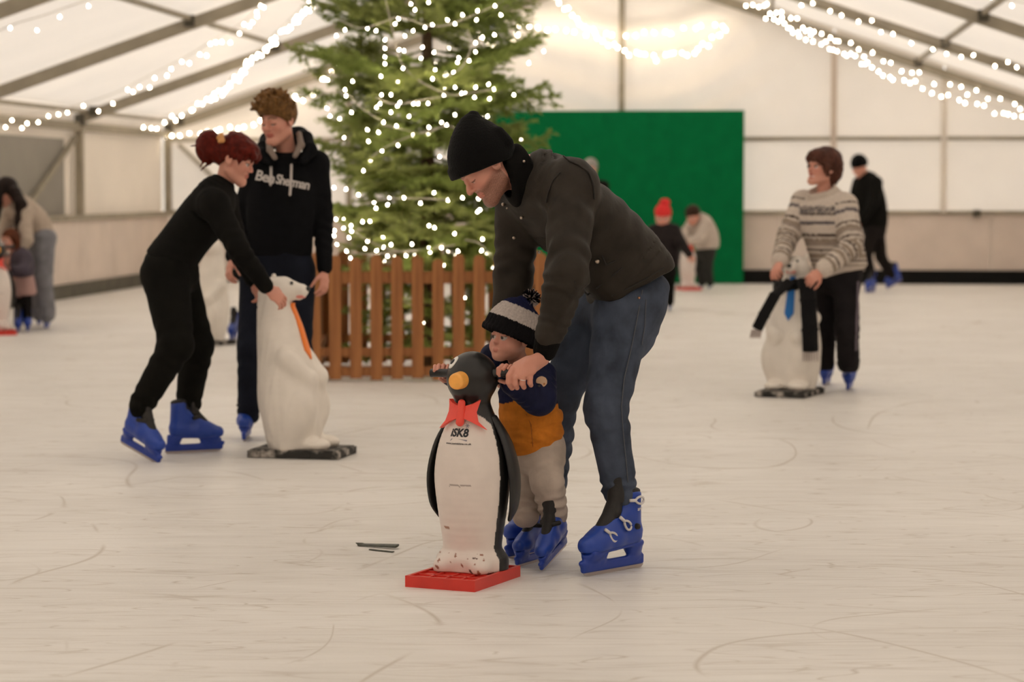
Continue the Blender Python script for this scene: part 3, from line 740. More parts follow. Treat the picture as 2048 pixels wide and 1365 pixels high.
def penguin_meshes():
    if _pm: return _pm
    S = Sdf()
    S.loft([(0, 0, a[0]) for a in PENG], [a[1:] for a in PENG], (1, 0, 0), k=.004, cap=.15, n=5)
    S.ell((0, 0.0, 0.69), (.087, .094, .092), k=0.015)
    S.cone((-.07, .085, .05), (-.03, .07, .07), .035, .03, k=.02); S.cone((.07, .085, .05), (.03, .07, .07), .035, .03, k=.02)
    S.plane_cut((0, 0, .034), (0, 0, -1))
    v, q, t = S.build(0.0045); v = relax(v, q, 2)
    ang = np.abs(np.arctan2(v[:, 0], v[:, 1])); z = v[:, 2]
    lim = np.radians(72) * np.clip((0.588 - z) / 0.05, 0, 1) ** 0.5
    white = (ang < lim) & (z < 0.588)
    c = np.where(white[:, None], np.array([0.76, 0.68, 0.63]), np.array([0.014, 0.013, 0.013]))
    # rust and scuffs round the foot of the mould
    n1 = rough3(v, 160, 3, 6); n2 = rough3(v, 60, 5, 5)
    rust = white & (z < 0.10) & (n1 > 0.42) & (n2 > -0.1); c[rust] = (0.30, 0.12, 0.07)
    sp = white & (z < 0.09) & (n1 < -0.62); c[sp] = (0.10, 0.05, 0.04)
    sc = white & (np.abs(z - (0.335 + 0.002 * np.sin(v[:, 0] * 150))) < 0.0022) & (v[:, 0] < 0.03) & (v[:, 0] > -.05) & (n2 > -.3) & (v[:, 1] > 0); c[sc] = (0.30, 0.25, 0.23)
    sc = white & (np.abs(z - 0.185) < 0.0055) & (np.abs(v[:, 0] - 0.055) < 0.013) & (v[:, 1] > 0) & (n1 > -.2); c[sc] = (0.36, 0.20, 0.14)
    me = np_mesh('body', v, q); set_col(me, c); me.materials.append(M_attr_gloss); _pm['body'] = me
    for s_, nm in ((-1, 'flipper_a'), (1, 'flipper_b')):
        F = Sdf(); a0 = s_ * np.radians(97); d = V(math.sin(a0), math.cos(a0), 0); tg = V(math.cos(a0), -math.sin(a0), 0)
        pts = [(0.075, .56), (.125, .47), (.152, .36), (.150, .26), (.132, .205)]; wd = [.022, .042, .050, .040, .012]
        F.loft([d * p[0] + V(0, 0, p[1]) for p in pts], [(w_, t_) for w_, t_ in zip(wd, (.012, .014, .014, .012, .006))], tg, k=.004, n=5)
        v, q, t = F.build(0.0045); me = np_mesh('flipper', relax(v, q, 2), q); me.materials.append(M_blackp); _pm[nm] = me
    B = Sdf(); B.cone((0, .085, .69), (0, .118, .688), .030, .0285, k=.004); B.plane_cut((0, .132, .688), (0, 1, 0), k=.006)
    v, q, t = B.build(0.003); me = np_mesh('beak', v, q); me.materials.append(M_beak); _pm['beak'] = me
    for s_, nm in ((-1, 'eye_a'), (1, 'eye_b')):
        E = Sdf(); dn = nrm(V(s_ * .50, .62, .62)); c0 = V(0, 0, .69) + V(dn[0] * .086, dn[1] * .093, dn[2] * .091)
        Rm = frame(nrm(V(-dn[1], dn[0], 0)), dn); E.ell(c0, (.026, .017, .006), Rm); v, q, t = E.build(0.0022)
        me = np_mesh('eye', v, q); me.materials.append(M_eye_w); _pm[nm] = me
        E = Sdf(); E.ell(c0 + dn * .004, (.012, .010, .005), Rm); v, q, t = E.build(0.0018); me = np_mesh('pupil', v, q); me.materials.append(M_blackp); _pm['pup' + nm[-1]] = me
    fn = lambda p, t: wrap_penguin(p[:, 0], p[:, 1], t + .008 + .004 * np.abs(p[:, 0]))
    # bow: two flared wings and a knot (angle, height)
    w = [(-.08, .600), (-.50, .610), (-.82, .622), (-.62, .582), (-.66, .550), (-.92, .522), (-.40, .550), (-.08, .562)]
    poly = w + [(-x, y) for x, y in w[::-1]]
    me = shell(fn, poly, .010).mesh('bow_tie'); me.materials.append(M_bow); _pm['bow'] = me
    K = Sdf(); K.econe((0, .082, .612), (0, .096, .545), (.013, .012), (.015, .012), (1, 0, 0), k=.004); v, q, t = K.build(0.003); me = np_mesh('knot', v, q); me.materials.append(M_bow); _pm['knot'] = me
    me = MB().tube([(-.158, -.0, .712), (-.157, 0, .712), (.157, 0, .703), (.158, 0, .703)], [.010, .0145, .0145, .010], 14).mesh('handlebar', True); me.materials.append(M_blackp); _pm['bar'] = me
    mb = MB(); mb.box((0, .07, .009), (.128, .178, .007)); mb.box((0, .07, .021), (.120, .170, .008))
    for x0, x1, y0, y1 in ((-.13, -.118, -.11, .25), (.118, .13, -.11, .25), (-.118, .118, .238, .25), (-.118, .118, -.11, -.098)): mb.box(((x0 + x1) / 2, (y0 + y1) / 2, .019), ((x1 - x0) / 2, (y1 - y0) / 2, .019))
    for x in (-.06, 0, .06): mb.box((x, .16, .031), (.004, .078, .003))
    for y in (.10, .17): mb.box((0, y, .031), (.118, .004, .003))
    me = mb.mesh('sled_base'); me.materials.append(M_redp); _pm['base'] = me
    return _pm
def penguin(name_label, loc, fwd, sc=1.0, group=None, lettering=False):
    pm = penguin_meshes(); rz = math.atan2(-fwd[0], fwd[1])
    r = empty('skating_aid', loc, rz); r.scale = (sc,) * 3
    b_ = obj('body', pm['body'], None, r)
    for k_, n in (('flipper_a', 'flipper'), ('flipper_b', 'flipper'), ('bar', 'handlebar'), ('base', 'sled_base'), ('beak', 'beak')): obj(n, pm[k_], None, r)
    for k_ in ('b' if lettering else 'ab'): e = obj('eye', pm['eye_' + k_], None, r); obj('pupil', pm['pup' + k_], None, e)
    w = obj('bow_tie', pm['bow'], None, r); obj('knot', pm['knot'], None, w)
    if lettering:
        def place(me, zc, lift, xo=0.0): return warp(me, lambda p: wrap_penguin(-(p[:, 0] + xo) / 0.098, zc + p[:, 1], lift))
        flip = lambda me: warp(me, lambda p: p * V(-1, 1, 1))
        def put(nm, me, zc, m, xo=0.0):
            me = place(me, zc, .0022, xo); obj(nm, me, m, b_)
        put('lettering', text_mesh('iSK8', .037, .15, .0014), .499, M_ink, -.004)
        put('web_address', text_mesh('www.icerinkhire.co.uk', .0098, 0, .0002), .472, M_ink, -.004)
        me = MB(); me.add([(x, y, 0) for x, y in ((-.030, -.001), (.030, -.001), (.032, .004), (.004, .006), (-.026, .006))], [(0, 1, 2, 3, 4)]); put('lettering', me.mesh('skate_logo'), .4845, M_greyink, -.004)
        sb = MB()
        for k_ in range(6):
            a = k_ * math.pi / 3; d = V(math.cos(a), math.sin(a), 0); n = V(-d[1], d[0], 0) * .0012
            sb.add([-n, n, d * .008 + n, d * .008 - n], [(0, 1, 2, 3)])
        put('snowflake', sb.mesh('snowflake'), .535, M_greyink, .026)
    tag(r, name_label, 'skating aid', group); return r

_bm = {}
def bear_meshes():
    if _bm: return _bm
    S = Sdf(); L = [(0.05, .034, .155, .125), (0.16, .02, .178, .142), (0.30, .0, .182, .148), (0.42, -.012, .166, .142), (0.52, -.03, .145, .125), (0.65, -.052, .118, .108), (0.75, -.072, .092, .088), (.82, -.066, .08, .085)]
    S.loft([(0, a[1], a[0]) for a in L], [a[2:] for a in L], (1, 0, 0), k=.01, cap=.4, n=4)
    S.ell((0, -.05, .835), (.078, .085, .062), k=.03); S.cone((0, -.01, .835), (0, .072, .825), .052, .034, k=.02); S.cone((0, 0, .805), (0, .055, .80), .03, .022, k=.015)
    for s_ in (-1, 1):
        S.ell((s_ * .058, -.092, .893), (.018, .012, .018), k=.010); S.ell((s_ * .08, .165, .065), (.062, .075, .034), k=.02)
        S.cone((s_ * .14, .03, .50), (s_ * .10, .13, .40), .05, .040, k=.03); S.ell((s_ * .075, .145, .385), (.045, .035, .05), k=.02)
        S.ell((s_ * .11, .09, .24), (.075, .09, .13), k=.04); S.ell((s_ * .033, .028, .868), (.012, .012, .012), k=.008, op='-')
    S.plane_cut((0, 0, .036), (0, 0, -1))
    v, q, t = S.build(0.007); v = relax(v, q, 2); n = vnormals(v, q)
    pz = v * V(70, 70, 14); v = v + n * (0.0065 * rough3(pz, 1.0, 4, 6) * np.clip(.8 - n[:, 1], 0.15, 1))[:, None]
    me = np_mesh('body', v, q); me.materials.append(M_bear); _bm['body'] = me
    def sd(name, f, vox, m): S = Sdf(); f(S); v, q, t = S.build(vox); me = np_mesh(name, v, q); me.materials.append(m); _bm[name] = me
    sd('nose', lambda S: S.ell((0, .104, .836), (.017, .012, .013)), .003, M_blackp)
    sd('eye', lambda S: (S.ell((-.033, .030, .866), (.008, .008, .008)), S.ell((.033, .030, .866), (.008, .008, .008))), .002, M_blackp)
    sd('mouth', lambda S: S.econe((-.022, .068, .797), (.022, .068, .797), (.02, .010), (.02, .010), (0, 1, 0)), .003, M_pinkmouth)
    def front(p, t):
        zs = [q[0] for q in L]; yy = np.interp(p[:, 1], zs, [q[1] + q[3] for q in L]); rx = np.interp(p[:, 1], zs, [q[2] for q in L])
        return np.stack([p[:, 0], yy - 0.5 * (p[:, 0] / rx) ** 2 * .12 + t + .009, p[:, 1]], 1)
    me = shell(front, [(-.016, .765), (.016, .765), (.020, .735), (.030, .53), (0, .485), (-.030, .53), (-.020, .735)], .008).mesh('tie'); _bm['tie'] = me
    mb = MB(); mb.box((0, .07, .019), (.160, .235, .017)); mb.box((0, .07, .038), (.150, .225, .004))
    for y in (-.13, .0, .13, .27): mb.box((0, y, .019), (.166, .03, .014))
    me = mb.mesh('sled_base'); me.materials.append(M_frost); _bm['base'] = me
    return _bm
def bear(label, loc, fwd, tie, sc=1.0, group=None):
    bm = bear_meshes(); r = empty('skating_aid', loc, math.atan2(-fwd[0], fwd[1])); r.scale = (sc,) * 3
    b_ = obj('body', bm['body'], None, r)
    for k_ in ('nose', 'eye', 'mouth'): obj(k_, bm[k_], None, r)
    obj('sled_base', bm['base'], None, r)
    if tie is not None:
        me = bm['tie'].copy(); obj('tie', me, tie, r)
    tag(r, label, 'skating aid', group); return r

penguin('black and white penguin skating aid with red bow tie held by the toddler', G(945, 1158), V(-.42, -.9, 0), 1.0, lettering=True)
bear('white polar bear skating aid with orange tie beside the red-haired skater', G(578, 911), V(.97, -.22, 0), M_orangetie, 1.0)
BEAR2 = G(1586, 789)
bear('white polar bear skating aid with blue tie and black scarf', BEAR2, V(-.40, -.92, 0), M_bluetie, 1.0)
penguin('penguin skating aid with red base in front of the child in purple jacket', G(-8, 668), V(.35, -.93, 0), 1.12)
bear('pale bear skating aid half hidden behind the dark-hooded teenager', G(419, 690), V(-.5, -.86, 0), None, 1.0)
penguin('small distant penguin skating aid between red-hatted child and green board', G(1374, 580), V(.25, -.97, 0), 0.95)
# scarf on the bear: a loop round the neck and two hanging ends with fringes
M_scarf = mat('black_knit', (0.005, 0.0045, 0.005), 0.95, noise=0.3, nscale=60, bump=0.4, bscale=90, sheen=0.1)
M_fringe = mat('pale_fringe', (0.42, 0.36, 0.33), 0.9)
sc = empty('scarf', BEAR2); ISC = -BEAR2
YB = BEAR2[1]
Sx = Sdf()
nk = [(1, -.02, .0)]
def ringpt(a, z): return BEAR2 + V(.112 * math.cos(a), .10 * math.sin(a) + .04, z)
for i in range(16):
    a0, a1 = i * 2 * math.pi / 16, (i + 1) * 2 * math.pi / 16
    Sx.econe(ringpt(a0, .715 + .02 * math.cos(a0)), ringpt(a1, .715 + .02 * math.cos(a1)), (.034, .018), (.034, .018), (0, 0, 1), k=.01)
def ends(pts, w, side):
    for a, b_ in zip(pts[:-1], pts[1:]): Sx.econe(a, b_, (w, .012), (w, .012), side, k=.008, cap=.6)
e1 = [P(1580, 562, YB - .14), P(1550, 590, YB - .2), P(1528, 630, YB - .22), P(1514, 658, YB - .22)]; ends(e1, .038, (1, 0, .3))
e2 = [P(1612, 560, YB - .16), P(1616, 600, YB - .22), P(1620, 660, YB - .24), P(1621, 703, YB - .24)]; ends(e2, .054, (1, 0, 0))
v, q, t = Sx.build(.006); obj('wrap', np_mesh('wrap', relax(v, q, 1) - BEAR2, q), M_scarf, sc)
for c, w, dr in ((e1[-1], .030, V(-.012, 0, -.06)), (e2[-1], .046, V(0, 0, -.065))):
    for i in range(7):
        x = -w + 2 * w * i / 6; mb = MB().tube([c - BEAR2 + V(x, 0, -.005), c - BEAR2 + V(x * 1.02, 0, 0) + dr * .6, c - BEAR2 + V(x * 1.05, -.003, 0) + dr], [.006, .006, .004], 5)
        obj('tassel', mb.mesh('tassel'), M_fringe, sc)
tag(sc, 'long black fringed scarf wrapped round the polar bear neck', 'scarf')
# black strip lying on the ice
stp = G(756, 1098)
ob = Sdf(); a, b_ = G(718, 1093), G(794, 1099)
ob.econe(a + V(0, 0, .006), b_ + V(0, 0, .012), (.012, .003), (.016, .005), (0, 1, .2), k=.003); ob.cone(a + V(.01, 0, .006), a + V(-.012, 0, .012), .004, .002); ob.econe(G(740, 1101) + V(0, 0, .003), G(786, 1106) + V(0, 0, .003), (.010, .002), (.010, .002), (0, 1, 0), k=.003)
v, q, t = ob.build(.002)
so = obj('plastic_strip', np_mesh('plastic_strip', v - stp, q), mat('wet_black_strip', (0.03, 0.032, 0.018), 0.3, noise=0.8, nscale=60), None, stp); tag(so, 'thin torn black plastic strip lying alone on the open ice', 'debris')
# ================================================================== people: shared builders
SKIN = V(0.63, 0.305, 0.225)
M_skin = mat('skin', (1, 1, 1), 0.5, attr='Col', bump=0.05, bscale=180, spec=0.4)
M_skin.node_tree.nodes['Principled BSDF'].inputs['Subsurface Weight'].default_value = 0.08
M_skin.node_tree.nodes['Principled BSDF'].inputs['Subsurface Radius'].default_value = (0.02, 0.008, 0.004)
_heads = {}
def head_mesh(kind, vox, neck, brow, down=False, smile=False, stubble=False, lips=(.86, .66, .66), bold=1.0):
    S = Sdf(); ch = kind == 'child'; fem = kind == 'woman'
    if ch:
        S.ell((0, -.012, .036), (.086, .102, .092), k=.01); S.ell((0, .022, -.04), (.068, .070, .066), k=.03)
        for s_ in (-1, 1): S.ell((s_ * .040, .048, -.048), (.034, .032, .034), k=.025)
        S.cone((-.012, .066, -.090), (.012, .066, -.090), .022, .022, k=.025)
        S.cone((0, .082, .0), (0, .096, -.024), .007, .0105, k=.012)
        for s_ in (-1, 1): S.ell((s_ * .010, .089, -.027), (.007, .008, .006), k=.006)
    else:
        S.ell((0, -.012, .036), (.076, .097, .084), k=.01); S.ell((0, .020, -.040), (.058, .068, .072), k=.03)
        for s_ in (-1, 1):
            S.ell((s_ * .036, .052, -.026), (.026, .030, .028), k=.025)
            S.cone((s_ * .050, .0, -.062), (s_ * .016, .066, -.098), .024 if not fem else .019, .020, k=.025)
        S.cone((-.010, .070, -.100), (.010, .070, -.100), .019, .019, k=.02)
        S.cone((-.030, .078, .016), (.030, .078, .016), .014, .014, k=.015)
        S.cone((0, .087, .012), (0, .107 if not fem else .102, -.029), .0070, .0118 if not fem else .0090, k=.010)
        for s_ in (-1, 1): S.ell((s_ * .011, .096, -.033), (.0085, .010, .0065), k=.005)
    for s_ in (-1, 1):
        S.ell((s_ * .031, .098, .000), (.019, .018, .013), k=.016, op='-')
        S.ell((s_ * .031, .0755, -.001), (.0150, .0142, .0145) if ch else (.0135, .0135, .0125), k=.003, tag=3)
        S.ell((s_ * .0315, .0765, (.0095 if ch else .0075) if not down else .001), (.0165, .0145, .0085 if not down else .0135), k=.003, tag=4)
        ex = .080 if not ch else .088
        S.ell((s_ * ex, -.008, -.008), (.009, .019, .030), frame((.0, .96, .25), (0, -.25, .96)), k=.008, tag=5)
        S.ell((s_ * (ex + .006), -.004, -.004), (.006, .011, .019), k=.004, op='-')
    zl = -.062
    if smile:
        S.ell((0, .094, zl - .002), (.030, .020, .012), k=.006, op='-')
        S.ell((0, .076, zl - .002), (.026, .014, .010), k=.002, tag=6)
    if ch: S.ell((0, .0825, zl + .004), (.021, .012, .0042), k=.006, tag=2); S.ell((0, .082, zl - .0045), (.018, .012, .0050), k=.006, tag=2)
    else: S.ell((0, .0835, zl + .005), (.022, .012, .0048), k=.007, tag=2)
    if not ch: S.ell((0, .0825, zl - (.016 if smile else .005)), (.019, .012, .0055), k=.007, tag=2)
    S.cone((0, -.022, -.05), neck, .050 if not (fem or ch) else .043, .055 if not (fem or ch) else .046, k=.02)
    v, q, t = S.build(vox); v = relax(v, q, 1, .4)
    c = np.tile(SKIN, (len(v), 1)); x, y, z = v.T
    pink = np.exp(-(((np.abs(x) - .042) / .025) ** 2 + ((z + .030) / .025) ** 2)) * (y > 0) + np.exp(-((x / .015) ** 2 + ((z + .03) / .015) ** 2)) * (y > .08)
    c = c * (1 - .35 * pink[:, None] * V(.15, .55, .55))
    c[t == 2] = SKIN * np.asarray(lips)
    br = (np.abs(np.abs(x) - .031) < .019) & (np.abs(z - (.024 + .004 * np.cos((np.abs(x) - .028) * 90))) < .0042 * bold) & (y > .05)
    c[br] = c[br] * .35 + .65 * np.asarray(brow)
    for s_ in (-1, 1):
        e = (t == 3) & (x * s_ > 0); c[e] = (.55, .49, .46)
        d = np.hypot(x - s_ * .031, z + .002); c[e & (d < .0092)] = (.035, .025, .02)
        lash = (t == 4) & (x * s_ > 0) & (np.abs(z - (.0015 if not down else -.0085)) < .0024 * bold) & (y > .07); c[lash] = c[lash] * .25
    c[t == 6] = (.75, .66, .58)
    if stubble:
        st = np.clip((-.022 - z - .25 * np.clip(y - .02, 0, 1)) / .018, 0, 1) * (z > -.125) * (y > -.01)
        st = np.maximum(st * .95, .8 * np.exp(-((z + .048) / .006) ** 2) * (np.abs(x) < .03) * (y > .07)); st[t == 2] = 0
        n1 = .75 + .25 * rough3(v, 900, 2, 5); c = c * (1 - (st * n1)[:, None] * .85) + V(.07, .03, .014) * (st * n1)[:, None] * .85
    return v, q, c
def hand(S, wrist, d, back, size=1.0, curl=(.35, .5, .4), flip=1, tagv=0, spread=.06, thumb_in=.3):
    """wrist, hand direction, back-of-hand normal; flip=1: thumb on the +side"""
    d = nrm(d); n = np.asarray(back, float); n = nrm(n - d * np.dot(n, d)); s_ = np.cross(d, n) * flip; z = size
    S.econe(wrist - d * .02 * z, wrist + d * .045 * z, (.027 * z, .020 * z), (.038 * z, .018 * z), s_, k=.012 * z, tag=tagv)
    S.econe(wrist + d * .045 * z, wrist + d * .088 * z, (.038 * z, .018 * z), (.041 * z, .0135 * z), s_, k=.010 * z, tag=tagv)
    for i, (L, r) in enumerate(((.070, .0092), (.078, .0095), (.072, .0090), (.056, .0080))):
        o = (.030 - .0205 * i) * z; p = wrist + d * (.090 - .004 * abs(i - 1)) * z + s_ * o
        a = 0.0; f = nrm(d + s_ * (1.5 - i) * spread)
        for sg, cu, rr in zip((.46, .30, .24), curl, (1, .92, .84)):
            a += cu; dr = f * math.cos(a) - n * math.sin(a); e = p + dr * L * z * sg
            S.cone(p, e, r * z * rr, r * z * rr * .94, k=.003 * z, tag=tagv); p = e
    p = wrist + d * .022 * z + s_ * .030 * z - n * .006 * z
    for L, di, r in ((.042, d * .75 + s_ * .60 - n * thumb_in, .0125), (.032, d * .85 + s_ * .25 - n * (thumb_in + .25), .0105), (.025, d * .85 + s_ * .0 - n * (thumb_in + .45), .0095)):
        e = p + nrm(di) * L * z; S.cone(p, e, r * z, r * z * .93, k=.005 * z, tag=tagv); p = e
    return S
# ---- rental skate (toe along +x, ground at z = 0)
M_boot = mat('blue_boot_plastic', (0.013, 0.055, 0.36), 0.38, noise=0.10, nscale=12, spec=0.5)
M_holder = mat('blue_holder_plastic', (0.011, 0.045, 0.33), 0.35, spec=0.5)
M_steel = mat('blade_steel', (0.50, 0.44, 0.42), 0.35, metal=0.8)
M_liner = mat('black_liner', (0.016, 0.014, 0.013), 0.7, bump=0.2, bscale=60)
M_buckle = mat('pale_buckle', (0.70, 0.67, 0.66), 0.3)
def _skate_meshes():
    d = {}
    S = Sdf(); S.limb([(-.062, 0, .120), (.04, 0, .118), (.110, 0, .108), (.160, 0, .102)], [.042, .044, .042, .032], k=.02)
    S.econe((-.048, 0, .135), (-.052, 0, .262), (.050, .042), (.042, .045), (1, 0, 0), k=.02, cap=.3); S.cone((-.01, 0, .19), (.085, 0, .135), .038, .034, k=.02)
    S.plane_cut((.05, 0, .082), (-.04, 0, -1), k=.006); S.plane_cut((-.05, 0, .268), (-.12, 0, 1))
    S.econe((.035, 0, .20), (.02, 0, .30), (.03, .030), (.03, .034), (1, 0, 0), k=.006, op='-')
    v, q, t = S.build(.0048); d['boot'] = np_mesh('ice_skate', relax(v, q, 1), q); d['boot'].materials.append(M_boot)
    S = Sdf(); S.box((.030, 0, .029), (.157, .010, .018), .008); S.econe((.125, 0, .075), (.120, 0, .030), (.056, .030), (.052, .011), (1, 0, 0), k=.008, cap=.3); S.cone((.07, 0, .078), (.09, 0, .045), .014, .010, k=.012)
    S.econe((-.075, 0, .085), (-.092, 0, .030), (.040, .032), (.030, .011), (1, 0, 0), k=.008, cap=.3); S.box((.03, 0, .084), (.132, .030, .008), .005, frame((0, 1, 0), (.045, 0, 1)), k=.008); S.cone((.165, 0, .035), (.188, 0, .045), .011, .010, k=.008)
    v, q, t = S.build(.0042); d['holder'] = np_mesh('blade_holder', relax(v, q, 1), q); d['holder'].materials.append(M_holder)
    out = [(-.128, .016), (-.128, .008), (-.118, .0), (.150, .0), (.172, .004), (.184, .016)]
    d['blade'] = slab([V(x, -.002, z) for x, z in out], V(0, 1, 0), .004).mesh('blade'); d['blade'].materials.append(M_steel)
    S = Sdf(); S.econe((-.040, 0, .20), (-.050, 0, .272), (.043, .036), (.045, .040), (1, 0, 0), k=.01, cap=.3); S.limb([(.088, 0, .150), (.030, 0, .205), (.012, 0, .262), (.014, 0, .300)], [.024, .028, .026, .020], k=.012)
    S.econe((.014, 0, .24), (.020, 0, .318), (.012, .036), (.010, .030), (1, 0, 0), k=.01, cap=.6); S.cone((.03, -.03, .205), (.05, -.012, .20), .010, .010, k=.004); S.cone((.10, 0, .152), (.125, 0, .146), .012, .008, k=.004)
    v, q, t = S.build(.0048); d['liner'] = np_mesh('liner', relax(v, q, 1), q); d['liner'].materials.append(M_liner)
    def link(p, dr, w, L):                                # an open oval link lying on the boot's side
        dr = nrm(dr); up = nrm(np.cross(dr, V(0, 1, 0))); pts = []
        for k_ in range(15):
            a = 2 * math.pi * k_ / 14; pts.append(p + dr * L * math.cos(a) + up * w * math.sin(a) * (1.0 - .25 * math.cos(a)))
        return MB().tube(pts, .0042, 6, cap=False).tube([p + dr * L * .9, p + dr * (L + .024) + V(0, -.006, 0)], .006, 6).mesh('buckle', True)
    for i, (p, dr) in enumerate((((-.055, .0475, .238), (1, 0, .05)), ((.005, .0455, .160), (.75, 0, .66)), ((.075, .0425, .128), (.8, 0, .6)))):
        d['buckle%d' % i] = link(V(*p), dr, .012, .021); d['buckle%d' % i].materials.append(M_buckle)
    S = Sdf(); S.cone((-.045, .043, .150), (-.045, .0475, .150), .011, .010, k=.002); v, q, t = S.build(.0025); d['rivet'] = np_mesh('rivet', v, q); d['rivet'].materials.append(M_liner)
    me = text_mesh('arena', .019, .05, .0004); warp(me, lambda p: np.stack([-.066 - p[:, 0], .0468 - ((p[:, 0] + .018) / .043) ** 2 * .016, .203 + p[:, 1]], 1)); d['text'] = me; me.materials.append(M_buckle)
    S = Sdf(); S.limb([(.018, -.045, .185), (.050, -.02, .190), (.050, .02, .190), (.018, .045, .185)], [.011, .012, .012, .011], k=.006); v, q, t = S.build(.0045); d['strap'] = np_mesh('strap', v, q); d['strap'].materials.append(M_liner)
    return d
SK = _skate_meshes()
class Fig:
    def __init__(s, label, base, group=None): s.label, s.base, s.kids, s.body, s.sk, s.group = label, np.array([base[0], base[1], 0.0]), [], [], [], group
    def cloth(s, name, S, vox, m, amp=0.0, sc=25.0, seed=1, colf=None, it=2, label=None):
        v, q, t = S.build(vox); v = relax(v, q, it)
        if amp: v = v + vnormals(v, q) * (amp * rough3(v, sc, seed))[:, None]
        c = colf(v, t) if colf else None
        s.kids.append((name, v, q, c, m, label, None)); return len(s.kids) - 1
    def sub(s, parent, name, S, vox, m, it=1, colf=None):
        v, q, t = S.build(vox); v = relax(v, q, it); s.kids.append((name, v, q, colf(v, t) if colf else None, m, None, parent))
    def head(s, kind, centre, fwd, up, size, neck_to, brow=(.08, .04, .02), vox=.0035, **kw):
        Rm = frame(fwd, up); nk = Rm.T @ (np.asarray(neck_to) - centre) / size
        v, q, c = head_mesh(kind, vox / size if size < 1 else vox, nk, brow, **kw); s.body.append((centre + (v * size) @ Rm.T, q, c)); s.Rm, s.hc, s.hs = Rm, np.asarray(centre), size
    def hl(s, x, y, z): return s.hc + s.Rm @ (V(x, y, z) * s.hs)       # head-local point
    def hands(s, S, vox): v, q, t = S.build(vox); v = relax(v, q, 1, .4); s.body.append((v, q, SKIN * V(1, .95, .95)))
    def core(s, chains, vox=.014):
        S = Sdf()
        for pts, rad in chains: S.limb(pts, rad, k=.03)
        v, q, t = S.build(vox); s.body.append((v, q, SKIN))
    def skate(s, toe, heel, scale=1.0, pitch=0.0, roll=0.0, outer=1, full=True, lift=0.0, text=False):
        s.sk.append((np.asarray(toe, float), np.asarray(heel, float), scale, pitch, roll, outer, full, lift, text))
    def finish(s):
        v, q, c = joinv(s.body); me = np_mesh('person', v - s.base, q); set_col(me, c)
        r = obj('person', me, M_skin, None, s.base); tag(r, s.label, 'person', s.group)
        made = []
        for name, v, q, c, m, label, par in s.kids:
            me = np_mesh(name, v - s.base, q)
            if c is not None: set_col(me, c)
            o = obj(name, me, m, r if par is None else made[par]); made.append(o)
            if label: o['label'] = label
        for toe, heel, scl, pitch, roll, outer, full, lift, text in s.sk:
            h = nrm((toe - heel) * V(1, 1, 0)); mid = (toe + heel) / 2; mid[2] = lift
            Mx = Matrix.Translation(Vector(mid - s.base)) @ Matrix.Rotation(math.atan2(h[1], h[0]), 4, 'Z') @ Matrix.Rotation(-pitch, 4, 'Y') @ Matrix.Rotation(roll, 4, 'X') @ Matrix.Diagonal((scl, scl * outer, scl, 1)) @ Matrix.Translation((-.03, 0, 0))
            b_ = obj('ice_skate', SK['boot'], None, r); b_.matrix_local = Mx
            for k_, n in (('holder', 'blade_holder'), ('blade', 'blade'), ('liner', 'liner')): obj(n, SK[k_], None, b_)
            if full == 'buckles':
                for i in range(3): obj('buckle', SK['buckle%d' % i], None, b_)
                obj('rivet', SK['rivet'], None, b_)
            elif full: obj('strap', SK['strap'], None, b_)
            if text: obj('lettering', SK['text'], None, b_)
        return r
# ---- clothing materials
M_beanie = mat('black_beanie_knit', (0.0018, 0.0017, 0.0015), 0.95, noise=0.25, nscale=90, bump=0.3, bscale=160, sheen=0.05)
M_jacket = mat('dark_waxed_jacket', (0.031, 0.026, 0.021), 0.55, noise=0.22, nscale=14, bump=0.25, bscale=22, spec=0.35)
M_cord = mat('black_cord_collar', (0.0045, 0.004, 0.0035), 0.9, bump=0.3, bscale=150)
M_denim = mat('blue_denim', (0.056, 0.070, 0.102), 0.8, noise=0.42, nscale=9, bump=0.25, bscale=40)
M_darkdenim = mat('dark_denim', (0.010, 0.012, 0.020), 0.85, noise=0.3, nscale=9, bump=0.2, bscale=40)
M_blackcloth = mat('black_jersey', (0.006, 0.0055, 0.0045), 0.9, noise=0.2, nscale=18, bump=0.2, bscale=30)
M_hoodie = mat('black_hoodie_fleece', (0.005, 0.005, 0.006), 0.92, noise=0.2, nscale=25, bump=0.2, bscale=50)
M_button = mat('brass_stud', (0.55, 0.45, 0.36), 0.35, metal=0.7)
M_colcloth = mat('coloured_cloth', (1, 1, 1), 0.85, attr='Col', noise=0.12, nscale=30, bump=0.2, bscale=60)
M_knit = mat('coloured_knit', (1, 1, 1), 0.95, attr='Col', noise=0.15, nscale=120, bump=0.45, bscale=170)
M_hair = mat('hair', (1, 1, 1), 0.5, attr='Col', noise=0.35, nscale=60, bump=0.3, bscale=120)
def studs(S, pts, n, r=.006):
    for p in pts: S.cone(p, p + nrm(n) * .004, r, r * .9, k=.001)
def tufts(S, seeds, L, r, jit, rs, k=.006):
    for p, d in seeds:
        d = nrm(d) ; a = p
        for i in range(3):
            d = nrm(d + jit * rs.normal(size=3)); e = a + d * L / 3; S.cone(a, e, r * (1 - .25 * i), r * (.75 - .25 * i), k=k); a = e
def cap_hair(fig, S, grow, k=.01):
    """skull cap in head space: cranium pushed out, face left open"""
    f = fig; S.ell(f.hl(0, -.018, .042), np.array([.076 + grow, .094 + grow, .084 + grow]) * f.hs, f.Rm, k=k)
